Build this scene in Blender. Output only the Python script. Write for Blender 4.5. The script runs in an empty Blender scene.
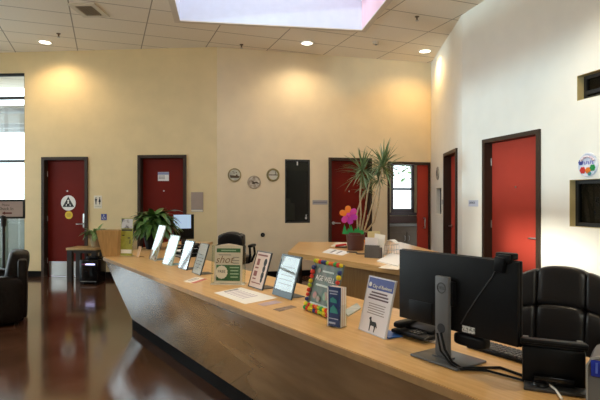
import bpy, bmesh, math, random
from mathutils import Vector, Matrix
random.seed(7)
PI = math.pi
SC = bpy.context.scene
COL = SC.collection
F = 504.0; EYE = 1.45; CEIL = 4.25; TOP = 0.78

# ------------------------------------------------------------------ helpers
def ray(px, py): return ((px-300.0)/F, (200.0-py)/F)          # X/Y and (Z-EYE)/Y
def gp(px, py, z=TOP):                                          # point of a horizontal surface
    a, b = ray(px, py); y = (z-EYE)/b
    return Vector((a*y, y, z))
def at(px, py, y):
    a, b = ray(px, py); return Vector((a*y, y, EYE+b*y))

class MB:
    def __init__(s, M=None): s.bm = bmesh.new(); s.M = M
    def _add(s, verts, M=None):
        if M is not None: bmesh.ops.transform(s.bm, matrix=M, verts=verts)
        if s.M is not None: bmesh.ops.transform(s.bm, matrix=s.M, verts=verts)
    def box(s, c, d, M=None, bev=0.0, seg=2):
        t = bmesh.new(); bmesh.ops.create_cube(t, size=1)
        for v in t.verts: v.co = Vector((v.co.x*d[0], v.co.y*d[1], v.co.z*d[2]))
        if bev > 0: bmesh.ops.bevel(t, geom=list(t.edges), offset=bev, segments=seg, affect='EDGES', profile=.5)
        T = Matrix.Translation(Vector(c))
        if M is not None: T = T @ M
        s._merge(t, T); return s
    def _merge(s, t, T=None):
        mp = {}
        t.verts.ensure_lookup_table()
        for v in t.verts:
            co = v.co.copy()
            if T is not None: co = T @ co
            if s.M is not None: co = s.M @ co
            mp[v] = s.bm.verts.new(co)
        for f in t.faces:
            try: s.bm.faces.new([mp[v] for v in f.verts])
            except ValueError: pass
        t.free()
    def prism(s, pts, z0, z1, axis='z'):
        """extrude 2D polygon; axis z: (x,y)->z ; axis y: (x,z)->y"""
        t = bmesh.new()
        def P(p, h): return (p[0], p[1], h) if axis == 'z' else (p[0], h, p[1])
        lo = [t.verts.new(P(p, z0)) for p in pts]; hi = [t.verts.new(P(p, z1)) for p in pts]
        n = len(pts)
        t.faces.new(lo[::-1]); t.faces.new(hi)
        for i in range(n): t.faces.new((lo[i], lo[(i+1) % n], hi[(i+1) % n], hi[i]))
        bmesh.ops.recalc_face_normals(t, faces=list(t.faces))
        s._merge(t); return s
    def loft(s, A, B):
        """closed solid between two equal-length 3D loops"""
        t = bmesh.new()
        a = [t.verts.new(p) for p in A]; b = [t.verts.new(p) for p in B]; n = len(A)
        t.faces.new(a[::-1]); t.faces.new(b)
        for i in range(n): t.faces.new((a[i], a[(i+1) % n], b[(i+1) % n], b[i]))
        bmesh.ops.recalc_face_normals(t, faces=list(t.faces))
        s._merge(t); return s
    def board(s, q, off):
        """quad q (4 points) thickened by vector off"""
        q = [Vector(p) for p in q]; off = Vector(off)
        return s.loft(q, [p+off for p in q])
    def cyl(s, p0, p1, r0, r1=None, seg=20, caps=True):
        p0 = Vector(p0); p1 = Vector(p1); r1 = r0 if r1 is None else r1
        t = bmesh.new(); L = (p1-p0).length
        bmesh.ops.create_cone(t, cap_ends=caps, segments=seg, radius1=r0, radius2=r1, depth=L)
        q = Vector((0, 0, 1)).rotation_difference((p1-p0).normalized()).to_matrix().to_4x4()
        s._merge(t, Matrix.Translation((p0+p1)/2) @ q); return s
    def tube(s, pts, r, seg=8):
        pts = [Vector(p) for p in pts]; n = len(pts)
        R = r if isinstance(r, (list, tuple)) else [r]*n
        t = bmesh.new(); rings = []
        up = Vector((0, 0, 1)); prev = None
        for i, p in enumerate(pts):
            d = (pts[min(i+1, n-1)]-pts[max(i-1, 0)]).normalized()
            if prev is None:
                a = d.cross(up) if abs(d.dot(up)) < .95 else d.cross(Vector((1, 0, 0)))
            else: a = prev - d*prev.dot(d)
            a.normalize(); prev = a; b = d.cross(a)
            rings.append([t.verts.new(p + R[i]*(math.cos(2*PI*k/seg)*a + math.sin(2*PI*k/seg)*b)) for k in range(seg)])
        for i in range(n-1):
            for k in range(seg):
                t.faces.new((rings[i][k], rings[i][(k+1) % seg], rings[i+1][(k+1) % seg], rings[i+1][k]))
        t.faces.new(rings[0][::-1]); t.faces.new(rings[-1])
        bmesh.ops.recalc_face_normals(t, faces=list(t.faces))
        s._merge(t); return s
    def lathe(s, prof, c=(0, 0, 0), seg=28, M=None):
        t = bmesh.new(); rings = []
        for r, z in prof:
            if r < 1e-6: rings.append([t.verts.new((0, 0, z))])
            else: rings.append([t.verts.new((r*math.cos(2*PI*k/seg), r*math.sin(2*PI*k/seg), z)) for k in range(seg)])
        for a, b in zip(rings, rings[1:]):
            for k in range(seg):
                j = (k+1) % seg
                if len(a) == 1 and len(b) == 1: continue
                if len(a) == 1: t.faces.new((a[0], b[j], b[k]))
                elif len(b) == 1: t.faces.new((a[k], a[j], b[0]))
                else: t.faces.new((a[k], a[j], b[j], b[k]))
        bmesh.ops.recalc_face_normals(t, faces=list(t.faces))
        T = Matrix.Translation(Vector(c))
        if M is not None: T = T @ M
        s._merge(t, T); return s
    def puff(s, c, d, p=4.0, n=10, M=None):
        """rounded cushion: superellipsoid with half sizes d/2"""
        t = bmesh.new(); bmesh.ops.create_cube(t, size=2)
        bmesh.ops.subdivide_edges(t, edges=list(t.edges), cuts=n, use_grid_fill=True)
        for v in t.verts:
            q = v.co; k = (abs(q.x)**p+abs(q.y)**p+abs(q.z)**p)**(1/p)
            v.co = Vector((q.x/k*d[0]/2, q.y/k*d[1]/2, q.z/k*d[2]/2))
        T = Matrix.Translation(Vector(c))
        if M is not None: T = T @ M
        s._merge(t, T); return s
    def leaf(s, base, d, L, w, droop=.5, n=6, fold=.25, tip=.1, wmax=.4):
        base = Vector(base); d = Vector(d).normalized()
        side = d.cross(Vector((0, 0, 1)))
        if side.length < .05: side = Vector((1, 0, 0))
        side.normalize(); t = bmesh.new(); rows = []; p = base.copy(); dd = d.copy()
        for i in range(n+1):
            f = i/n
            ww = w*(min(1, f/wmax)**.6*.75+.25 if f < wmax else 1-(1-tip)*((f-wmax)/(1-wmax))**1.6)/2
            up = side.cross(dd).normalized()
            rows.append((t.verts.new(p-side*ww+up*ww*fold), t.verts.new(p), t.verts.new(p+side*ww+up*ww*fold)))
            p = p + dd*(L/n)
            dd = (dd + Vector((0, 0, -droop/n))).normalized()
        for a, b in zip(rows, rows[1:]):
            t.faces.new((a[0], a[1], b[1], b[0])); t.faces.new((a[1], a[2], b[2], b[1]))
        s._merge(t); return s
    def build(s, name, mat, parent=None, loc=None, rotz=0, smooth=35):
        me = bpy.data.meshes.new(name); s.bm.normal_update(); s.bm.to_mesh(me); s.bm.free()
        if smooth:
            me.shade_smooth(); me.set_sharp_from_angle(angle=math.radians(smooth))
        me.materials.append(mat)
        o = bpy.data.objects.new(name, me); COL.objects.link(o)
        if parent: o.parent = parent
        if loc is not None: o.location = loc
        if rotz: o.rotation_euler = (0, 0, rotz)
        return o

def thing(name, label, cat, loc=(0, 0, 0), rotz=0, group=None):
    o = bpy.data.objects.new(name, None); COL.objects.link(o); o.empty_display_size = .1
    o.location = loc; o.rotation_euler = (0, 0, rotz); o['label'] = label; o['category'] = cat
    if group: o['group'] = group
    return o
def tag(o, label, cat, group=None):
    o['label'] = label; o['category'] = cat
    if group: o['group'] = group
    return o
def struct(o, label=None):
    o['kind'] = 'structure'
    if label: o['label'] = label
    return o
def dup(r, label, loc=None, rotz=None):
    c = r.copy(); COL.objects.link(c); c['label'] = label
    if loc is not None: c.location = loc
    if rotz is not None: c.rotation_euler = (0, 0, rotz)
    for ch in list(r.children):
        k = ch.copy(); COL.objects.link(k); k.parent = c
        for g in list(ch.children):
            h = g.copy(); COL.objects.link(h); h.parent = k
    return c
def text(name, s, size, mat, parent, M, align='CENTER', ext=.0006, shear=0, sx=1.0):
    """lettering standing in the local xz plane, front = -y"""
    cu = bpy.data.curves.new(name, 'FONT'); cu.body = s; cu.size = size; cu.extrude = ext
    cu.align_x = align; cu.align_y = 'CENTER'; cu.shear = shear; cu.resolution_u = 3
    tmp = bpy.data.objects.new('tmp', cu); COL.objects.link(tmp)
    bpy.context.view_layer.update()
    me = bpy.data.meshes.new_from_object(tmp.evaluated_get(bpy.context.evaluated_depsgraph_get()))
    bpy.data.objects.remove(tmp); bpy.data.curves.remove(cu)
    me.name = name
    me.transform(M @ Matrix.Rotation(PI/2, 4, 'X') @ Matrix.Diagonal((sx, 1, 1, 1)))
    me.materials.clear(); me.materials.append(mat)
    o = bpy.data.objects.new(name, me); COL.objects.link(o); o.parent = parent
    return o
def T(x=0, y=0, z=0): return Matrix.Translation((x, y, z))
def RX(a): return Matrix.Rotation(a, 4, 'X')
def RY(a): return Matrix.Rotation(a, 4, 'Y')
def RZ(a): return Matrix.Rotation(a, 4, 'Z')

# ------------------------------------------------------------------ materials
def mat(name, col, rough=.5, metal=0, var=0.0, scale=8, stretch=(1, 1, 1), bump=0, spec=.5, coat=0, emit=0, col2=None, contrast=(.35, .65)):
    m = bpy.data.materials.new(name); m.use_nodes = True
    nt = m.node_tree; b = nt.nodes['Principled BSDF']
    b.inputs['Base Color'].default_value = (*col, 1); b.inputs['Roughness'].default_value = rough
    b.inputs['Metallic'].default_value = metal; b.inputs['Specular IOR Level'].default_value = spec
    b.inputs['Coat Weight'].default_value = coat; b.inputs['Coat Roughness'].default_value = .05
    if emit:
        b.inputs['Emission Color'].default_value = (*col, 1); b.inputs['Emission Strength'].default_value = emit
    if var or bump or col2:
        tc = nt.nodes.new('ShaderNodeTexCoord'); mp = nt.nodes.new('ShaderNodeMapping'); mp.inputs['Scale'].default_value = stretch
        nz = nt.nodes.new('ShaderNodeTexNoise'); nz.inputs['Scale'].default_value = scale; nz.inputs['Detail'].default_value = 5
        nt.links.new(tc.outputs['Object'], mp.inputs[0]); nt.links.new(mp.outputs[0], nz.inputs[0])
        if var or col2:
            r = nt.nodes.new('ShaderNodeValToRGB')
            c2 = col2 or tuple(min(1, c*(1+var)) for c in col); c1 = col if col2 else tuple(c*(1-var) for c in col)
            r.color_ramp.elements[0].color = (*c1, 1); r.color_ramp.elements[1].color = (*c2, 1)
            r.color_ramp.elements[0].position = contrast[0]; r.color_ramp.elements[1].position = contrast[1]
            nt.links.new(nz.outputs[0], r.inputs[0]); nt.links.new(r.outputs[0], b.inputs['Base Color'])
        if bump:
            bn = nt.nodes.new('ShaderNodeBump'); bn.inputs['Strength'].default_value = bump; bn.inputs['Distance'].default_value = .01
            nt.links.new(nz.outputs[0], bn.inputs['Height']); nt.links.new(bn.outputs[0], b.inputs['Normal'])
    return m
def glassmat(name, tint=(1, 1, 1), boost=1.0, rough=0.0):
    m = bpy.data.materials.new(name); m.use_nodes = True; nt = m.node_tree; nt.nodes.clear()
    out = nt.nodes.new('ShaderNodeOutputMaterial'); mx = nt.nodes.new('ShaderNodeMixShader')
    tr = nt.nodes.new('ShaderNodeBsdfTransparent'); tr.inputs[0].default_value = (*tint, 1)
    gl = nt.nodes.new('ShaderNodeBsdfGlossy'); gl.inputs['Roughness'].default_value = rough
    fr = nt.nodes.new('ShaderNodeFresnel'); fr.inputs[0].default_value = 1.5
    mu = nt.nodes.new('ShaderNodeMath'); mu.operation = 'MULTIPLY'; mu.inputs[1].default_value = boost; mu.use_clamp = True
    ge = nt.nodes.new('ShaderNodeNewGeometry'); iv = nt.nodes.new('ShaderNodeMath'); iv.operation = 'SUBTRACT'; iv.inputs[0].default_value = 1
    m2 = nt.nodes.new('ShaderNodeMath'); m2.operation = 'MULTIPLY'      # only the entry face of a pane mirrors
    nt.links.new(ge.outputs['Backfacing'], iv.inputs[1]); nt.links.new(fr.outputs[0], mu.inputs[0])
    nt.links.new(mu.outputs[0], m2.inputs[0]); nt.links.new(iv.outputs[0], m2.inputs[1]); nt.links.new(m2.outputs[0], mx.inputs[0])
    nt.links.new(tr.outputs[0], mx.inputs[1]); nt.links.new(gl.outputs[0], mx.inputs[2]); nt.links.new(mx.outputs[0], out.inputs[0])
    return m
def gridmat(name, col, line, rough, bw, bh, mortar, rot, var=.1, nscale=2.0, col2=None, offset=0, bump=0, rvar=0, coord='Object', loc=(0, 0, 0), coat=0):
    m = bpy.data.materials.new(name); m.use_nodes = True; nt = m.node_tree; b = nt.nodes['Principled BSDF']
    tc = nt.nodes.new('ShaderNodeTexCoord'); mp = nt.nodes.new('ShaderNodeMapping')
    mp.inputs['Rotation'].default_value = (0, 0, rot); mp.inputs['Location'].default_value = loc
    br = nt.nodes.new('ShaderNodeTexBrick'); br.offset = offset; br.inputs['Scale'].default_value = 1
    br.inputs['Brick Width'].default_value = bw; br.inputs['Row Height'].default_value = bh; br.inputs['Mortar Size'].default_value = mortar
    br.inputs['Mortar Smooth'].default_value = .2
    nz = nt.nodes.new('ShaderNodeTexNoise'); nz.inputs['Scale'].default_value = nscale; nz.inputs['Detail'].default_value = 8; nz.inputs['Roughness'].default_value = .62
    r = nt.nodes.new('ShaderNodeValToRGB')
    c2 = col2 or tuple(c*(1+var) for c in col); c1 = col if col2 else tuple(c*(1-var) for c in col)
    r.color_ramp.elements[0].color = (*c1, 1); r.color_ramp.elements[1].color = (*c2, 1)
    r.color_ramp.elements[0].position = .3; r.color_ramp.elements[1].position = .7
    nt.links.new(tc.outputs[coord], mp.inputs[0]); nt.links.new(mp.outputs[0], br.inputs[0]); nt.links.new(tc.outputs[coord], nz.inputs[0])
    nt.links.new(nz.outputs[0], r.inputs[0]); nt.links.new(r.outputs[0], br.inputs['Color1']); nt.links.new(r.outputs[0], br.inputs['Color2'])
    br.inputs['Mortar'].default_value = (*line, 1)
    nt.links.new(br.outputs['Color'], b.inputs['Base Color'])
    b.inputs['Roughness'].default_value = rough
    b.inputs['Coat Weight'].default_value = coat; b.inputs['Coat Roughness'].default_value = .07
    if rvar:
        mr = nt.nodes.new('ShaderNodeMapRange'); mr.inputs[3].default_value = rough-rvar; mr.inputs[4].default_value = rough+rvar
        nt.links.new(nz.outputs[0], mr.inputs[0]); nt.links.new(mr.outputs[0], b.inputs['Roughness'])
    if bump:
        bn = nt.nodes.new('ShaderNodeBump'); bn.inputs['Strength'].default_value = bump; bn.inputs['Distance'].default_value = .004
        nt.links.new(nz.outputs[0], bn.inputs['Height']); nt.links.new(bn.outputs[0], b.inputs['Normal'])
    return m

PAINT_SHADED = mat('tan_paint_shaded', (.76, .585, .32), .55, var=.03, scale=3, bump=.02)  # dimmer, warmer light on the far left wall put into this tan
PAINT_LIT = mat('tan_paint_lit', (.82, .68, .46), .55, var=.03, scale=3, bump=.02)  # same wall paint, made paler for the light on the back wall
CREAMW = mat('cream_wall', (.85, .81, .72), .55, var=.02, scale=3, bump=.02)  # paler wall colour for the side and right walls
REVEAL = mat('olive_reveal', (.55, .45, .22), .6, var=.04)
CEILM = gridmat('ceiling_tile', (.88, .79, .66), (.40, .33, .25), .85, 1.102, .62, .010, math.radians(-12.5), var=.04, nscale=40, loc=(.47, .30, 0))
CEILW = mat('white_plaster', (.86, .85, .82), .7, var=.02)
PINK = mat('pink_well_side', (.85, .55, .60), .7, var=.02)  # pink tone for one side of the skylight well
FLOORM = gridmat('stained_concrete', (.050, .020, .012), (.014, .008, .006), .13, 2.4, 2.4, .008, math.radians(35), nscale=1.6, col2=(.135, .058, .030), bump=.02, rvar=.05, loc=(.3, .9, 0), coat=.25)
BASEB = mat('black_vinyl', (.007, .006, .006), .6, var=.1, spec=.06)
MAPLE = mat('maple_veneer', (.60, .345, .125), .30, scale=3.5, stretch=(1, 14, 14), col2=(.70, .43, .18), spec=.45)
MAPLE_EDGE = mat('maple_edge', (.42, .24, .10), .4, var=.08, scale=20)
LAM = mat('brown_laminate', (.25, .145, .065), .13, scale=2.0, stretch=(1, 5, 5), col2=(.34, .205, .10), spec=.7, coat=1.0)
LAM.node_tree.nodes['Principled BSDF'].inputs['Coat IOR'].default_value = 1.7
FRAME = mat('bronze_frame_paint', (.045, .027, .018), .45, var=.06, spec=.25)
BLKF = mat('black_metal', (.012, .012, .012), .35, var=.1)
RED_SHADED = mat('red_door_shaded', (.16, .013, .007), .5, var=.05, scale=2, spec=.12)  # shade on the far doors put into a darker copy of the red
RED_LIT = mat('red_door_lit', (.46, .055, .034), .5, var=.05, scale=2, spec=.12)  # same door red, with the stronger light put into the colour
STEEL = mat('brushed_steel', (.55, .54, .52), .32, metal=1, var=.05, scale=30, stretch=(1, 1, 12))
WHITE = mat('white_paper', (.86, .84, .80), .6, var=.01)
OFFW = mat('cream_paper', (.80, .72, .60), .6, var=.02)
PINKP = mat('pinkish_paper', (.78, .62, .54), .6, var=.02)
GREYP = mat('grey_plastic', (.42, .40, .40), .5, var=.02)
TAUPE = mat('taupe_board', (.36, .27, .22), .6, var=.04)
INK = mat('black_ink', (.02, .02, .025), .6, var=.02)
GINK = mat('grey_ink', (.25, .23, .22), .6, var=.02)
BLACK = mat('black_plastic', (.007, .007, .008), .42, var=.08, scale=60, spec=.15)
GLOSSB = mat('gloss_black_plastic', (.006, .006, .007), .15, var=.05, spec=.3)
DGREY = mat('dark_grey_plastic', (.045, .045, .048), .4, var=.05)
MGREY = mat('mid_grey_plastic', (.125, .125, .13), .4, var=.03)
LEATHER = mat('black_leather', (.013, .012, .013), .30, var=.05, scale=90, bump=.04, spec=.42)
BLEATHER = mat('dark_brown_leather', (.012, .008, .006), .40, var=.2, scale=25, bump=.5, spec=.10)
ACRYL = glassmat('clear_acrylic', (.95, .97, .96), 1.2, .02)
COVER = glassmat('glossy_cover', (.94, .96, .95), 1.7, .03)
GLASS = glassmat('window_glass', (.93, .96, .95), 1.0)
DGLASS = glassmat('tinted_glass', (.45, .5, .47), .8)
GREEN = mat('green_print', (.035, .15, .055), .45, var=.06)
OLIVE = mat('olive_print', (.34, .34, .045), .45, var=.12, scale=30)
LEAFD = mat('dark_leaf', (.028, .085, .018), .30, scale=10, col2=(.09, .20, .045), spec=.5)
LEAFP = mat('pale_leaf', (.10, .19, .05), .35, scale=12, col2=(.22, .33, .12))
LEAFG = mat('dracaena_leaf', (.10, .16, .055), .35, scale=14, col2=(.22, .29, .13))
STEM = mat('dracaena_stem', (.36, .27, .16), .7, scale=30, col2=(.50, .40, .25), bump=.3)
POT = mat('maroon_pot', (.075, .020, .016), .4, var=.1)
TERRA = mat('tan_pot', (.34, .24, .13), .6, var=.1)
SOIL = mat('potting_soil', (.02, .013, .008), .9, var=.4, scale=60, bump=.6)
ORANGE = mat('orange_foam', (.85, .22, .02), .7, var=.04)
PURPLE = mat('purple_foam', (.45, .03, .42), .7, var=.04)
MAGENTA = mat('magenta_foam', (.62, .05, .35), .7, var=.04)
GFELT = mat('green_felt', (.02, .28, .07), .8, var=.06)
YELLOW = mat('yellow_print', (.80, .55, .02), .5, var=.03)
BLUE = mat('blue_print', (.05, .07, .30), .5, var=.04)
BLUE2 = mat('navy_print', (.018, .045, .16), .4, var=.15, scale=30)
TEAL = mat('teal_print', (.04, .28, .27), .5, var=.1)
RED = mat('red_plastic', (.62, .03, .02), .45, var=.04)
SLATE = mat('slate_frame', (.03, .055, .075), .35, var=.06)
BOXWOOD = mat('tan_wood', (.46, .27, .10), .4, scale=4, stretch=(10, 10, 1), col2=(.56, .34, .14))
DARKWOOD = mat('dark_stained_wood', (.020, .012, .009), .4, var=.2, scale=10)
BROWNC = mat('brown_cabinet', (.13, .085, .045), .5, var=.08)
DARKROOM = mat('dark_room_wall', (.05, .045, .038), .8, var=.1)
LAMPG = mat('lamp_glow', (1, .88, .68), .5, emit=9)
SKYG = mat('skylight_glow', (.80, .88, 1.0), .5, emit=.68)

# ------------------------------------------------------------------ setting
U = Vector((.9963, -.0854)); V2 = Vector((.0854, .9963))
class Wall:
    def __init__(s, p, d): s.p = Vector(p); s.d = Vector(d).normalized(); s.n = Vector((s.d.y, -s.d.x)); s.a = math.atan2(s.d.y, s.d.x)
    def s_at(s, px):
        k = (px-300.0)/F
        return (k*s.p.y - s.p.x)/(s.d.x - k*s.d.y)
    def y_at(s, px): return s.p.y + s.s_at(px)*s.d.y
    def z_at(s, px, py): return EYE + (200.0-py)/F*s.y_at(px)
    def pt(s, t, z=0, out=0.0):
        q = s.p + s.d*t + s.n*out; return Vector((q.x, q.y, z))
    def shift(s, off): return Wall(s.p - s.n*off, s.d)
def wall_mesh(name, w, s0, s1, z1, holes, m, thick=.16, z0=0.0):
    xs = sorted({s0, s1, *[h[0] for h in holes], *[h[1] for h in holes]}); zs = sorted({z0, z1, *[h[2] for h in holes], *[h[3] for h in holes]})
    xs = [x for x in xs if s0 <= x <= s1]; zs = [z for z in zs if z0 <= z <= z1]
    def solid(i, j):
        if i < 0 or j < 0 or i >= len(xs)-1 or j >= len(zs)-1: return False
        cx = (xs[i]+xs[i+1])/2; cz = (zs[j]+zs[j+1])/2
        return not any(h[0] < cx < h[1] and h[2] < cz < h[3] for h in holes)
    mb = MB(); bm = mb.bm; vs = {}
    def v(i, j, k):
        if (i, j, k) not in vs: vs[i, j, k] = bm.verts.new((xs[i], k*thick, zs[j]))
        return vs[i, j, k]
    for i in range(len(xs)-1):
        for j in range(len(zs)-1):
            if not solid(i, j): continue
            bm.faces.new((v(i, j, 0), v(i+1, j, 0), v(i+1, j+1, 0), v(i, j+1, 0)))
            bm.faces.new((v(i, j, 1), v(i, j+1, 1), v(i+1, j+1, 1), v(i+1, j, 1)))
            if not solid(i-1, j): bm.faces.new((v(i, j, 0), v(i, j+1, 0), v(i, j+1, 1), v(i, j, 1)))
            if not solid(i+1, j): bm.faces.new((v(i+1, j, 0), v(i+1, j, 1), v(i+1, j+1, 1), v(i+1, j+1, 0)))
            if not solid(i, j-1): bm.faces.new((v(i, j, 0), v(i, j, 1), v(i+1, j, 1), v(i+1, j, 0)))
            if not solid(i, j+1): bm.faces.new((v(i, j+1, 0), v(i+1, j+1, 0), v(i+1, j+1, 1), v(i, j+1, 1)))
    bmesh.ops.recalc_face_normals(bm, faces=list(bm.faces))
    return struct(mb.build(name, m, None, w.pt(0), w.a, smooth=0))

C1 = Vector((-1.52, 9.22)); C2 = Vector((2.678, 10.30)); L2 = 2.69
C3 = C2 - V2*L2
WA = Wall(C1 - U*5.6, U)                         # far left wall, ends at C1
WB = Wall(C1, (C2-C1)); LB = (C2-C1).length
WC = Wall(C2, -V2)                               # short wall going toward the viewer
WD = Wall(C3, (.2495, -.968))                    # right wall
CAM_SIDE = -4.2
LD = (C3.y-CAM_SIDE)/.968
WL = Wall((C1 - U*5.6) + Vector((0, 0)) - V2*13.9, V2)   # left window wall, comes up to the far left corner
WR_END = WD.p + WD.d*LD
WE = Wall((WR_END.x, CAM_SIDE), (WL.p - Vector((WR_END.x, CAM_SIDE))))

def hole_px(w, x0, x1, ytop, xt=None, z0=0.0):
    xt = (x0+x1)/2 if xt is None else xt
    return [w.s_at(x0), w.s_at(x1), z0, w.z_at(xt, ytop)]
dA1 = hole_px(WA, 42, 88, 157); dA2 = hole_px(WA, 138, 186.5, 155)
winA = [0.05, WA.s_at(24.5), .05, WA.z_at(12, 73)]
dB1 = hole_px(WB, 328.5, 371.5, 158)
swB = [WB.s_at(285), WB.s_at(310), WB.z_at(297, 223), WB.z_at(297, 159.5)]
alB = hole_px(WB, 387.5, 430, 162)
dC1 = hole_px(WC, 444.7, 457.6, 151, 451)
nC = [WC.s_at(436.2), WC.s_at(441.3), WC.z_at(438.5, 214), WC.z_at(438.5, 188)]
dD1 = hole_px(WD, 483.7, 541, 134.5, 512)
wD1 = [WD.s_at(569.5), WD.s_at(650), WD.z_at(569.5, 226.5), WD.z_at(569.5, 180)]
wD2 = [WD.s_at(577), WD.s_at(650), WD.z_at(577, 101), WD.z_at(577, 76)]

wall_mesh('wall_back_left', WA, -.4, 5.6, CEIL, [dA1, dA2, winA], PAINT_SHADED)
wall_mesh('wall_back', WB, 0, LB, CEIL, [dB1, swB, alB], PAINT_LIT)
wall_mesh('wall_side', WC, 0, L2, CEIL, [dC1, nC], CREAMW)
wall_mesh('wall_right', WD, 0, LD+.2, CEIL, [dD1, wD1, wD2], CREAMW)
LW = 13.9
added_day_hole = [1.8, 4.75, 1.15, 2.30]  # made-up opening for the spot that washes the right wall
left_holes = [[9.7, 11.0, .05, 3.7], [11.1, 12.4, .05, 3.7], [12.5, 13.3, .05, 3.7], [5.0, 7.2, 2.6, 3.9], [7.3, 9.5, 2.6, 3.9]]  # storefront panes, then two high openings added for fill light
added_sun_hole = [2.9, 4.8, 2.80, 3.29]  # made-up slot for the sun patch spot
wall_mesh('wall_left', WL, -.2, LW, CEIL, left_holes+[added_sun_hole, added_day_hole], PAINT_SHADED)
LE = (WL.p - Vector((WR_END.x, CAM_SIDE))).length
wall_mesh('wall_front', WE, -.3, LE+.3, CEIL, [[.8, 3.9, 2.65, 3.95], [4.1, 7.2, 2.65, 3.95]], PAINT_SHADED)

# floor and ceiling
mb = MB(); mb.box((-1.2, 3.6, -.06), (14.5, 17.2, .12)); struct(mb.build('floor', FLOORM, smooth=0))
SKA = math.radians(8.5)                                       # direction of the skylight well
SKX = Vector((math.cos(SKA), math.sin(SKA))); SKY = Vector((-math.sin(SKA), math.cos(SKA)))
k1 = gp(180, 20.0, CEIL); sk0 = Vector((k1.x, k1.y))
k2 = gp(362.5, 28.5, CEIL); skw = (Vector((k2.x, k2.y))-sk0).dot(SKX)
skd = 2.6
class Flat: pass
cw = Wall(sk0, SKX)
mb = MB(); bm = mb.bm
xs = [-9.5, 0, skw, 8.5]; ys = [-13.5, -skd, 0, 5.5]
vv = {}
def cv(i, j, k):
    if (i, j, k) not in vv: vv[i, j, k] = bm.verts.new((xs[i], ys[j], k*.12))
    return vv[i, j, k]
for i in range(3):
    for j in range(3):
        if (i, j) == (1, 1): continue
        bm.faces.new((cv(i, j, 0), cv(i, j+1, 0), cv(i+1, j+1, 0), cv(i+1, j, 0)))
        bm.faces.new((cv(i, j, 1), cv(i+1, j, 1), cv(i+1, j+1, 1), cv(i, j+1, 1)))
for a in range(3):
    pass
bmesh.ops.recalc_face_normals(bm, faces=list(bm.faces))
ceil_o = struct(mb.build('ceiling', CEILM, None, (sk0.x, sk0.y, CEIL), SKA, smooth=0))
# skylight well
WH = 1.5
sk = struct(thing('skylight', 'large rectangular skylight well in the tiled ceiling', 'skylight', (sk0.x, sk0.y, CEIL), SKA))
del sk['category']
mb = MB(); mb.box((skw/2, .03, WH/2), (skw+.12, .06, WH)); mb.box((skw/2, -skd-.03, WH/2), (skw+.12, .06, WH)); mb.box((-.03, -skd/2, WH/2), (.06, skd, WH))
mb.build('well_lining', mat('well_lining_skylit', (.74, .76, .84), .7, var=.02), sk, smooth=0)  # blue cast of the sky and a dimmer tone put into the lining colour
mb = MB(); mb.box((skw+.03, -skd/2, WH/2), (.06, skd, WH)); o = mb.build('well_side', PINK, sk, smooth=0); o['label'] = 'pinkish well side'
mb = MB(); mb.box((skw/2, -skd/2, WH+.02), (skw+.12, skd+.12, .04)); mb.build('skylight_pane', SKYG, sk, smooth=0)
mb = MB(); tw = .09
mb.box((skw/2, tw/2, -.008), (skw+2*tw, tw, .016)); mb.box((skw/2, -skd-tw/2, -.008), (skw+2*tw, tw, .016))
mb.box((-tw/2, -skd/2, -.008), (tw, skd, .016)); mb.box((skw+tw/2, -skd/2, -.008), (tw, skd, .016))
mb.build('skylight_trim', mat('trim_tan', (.72, .63, .52), .7, var=.02), sk, smooth=0)

# baseboards (broken at door openings)
def baseboard(name, w, spans):
    mb = MB()
    for a, b in spans: mb.box(((a+b)/2, -.008, .055), (b-a, .016, .11))
    struct(mb.build(name, BASEB, None, w.pt(0), w.a, smooth=0))
baseboard('baseboard_back_left', WA, [(winA[1], dA1[0]), (dA1[1], dA2[0]), (dA2[1], 5.6)])
baseboard('baseboard_back', WB, [(0, dB1[0]), (dB1[1], alB[0])])
baseboard('baseboard_side', WC, [(0, dC1[0]), (dC1[1], L2)])
baseboard('baseboard_right', WD, [(0, dD1[0]), (dD1[1], LD)])

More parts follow.
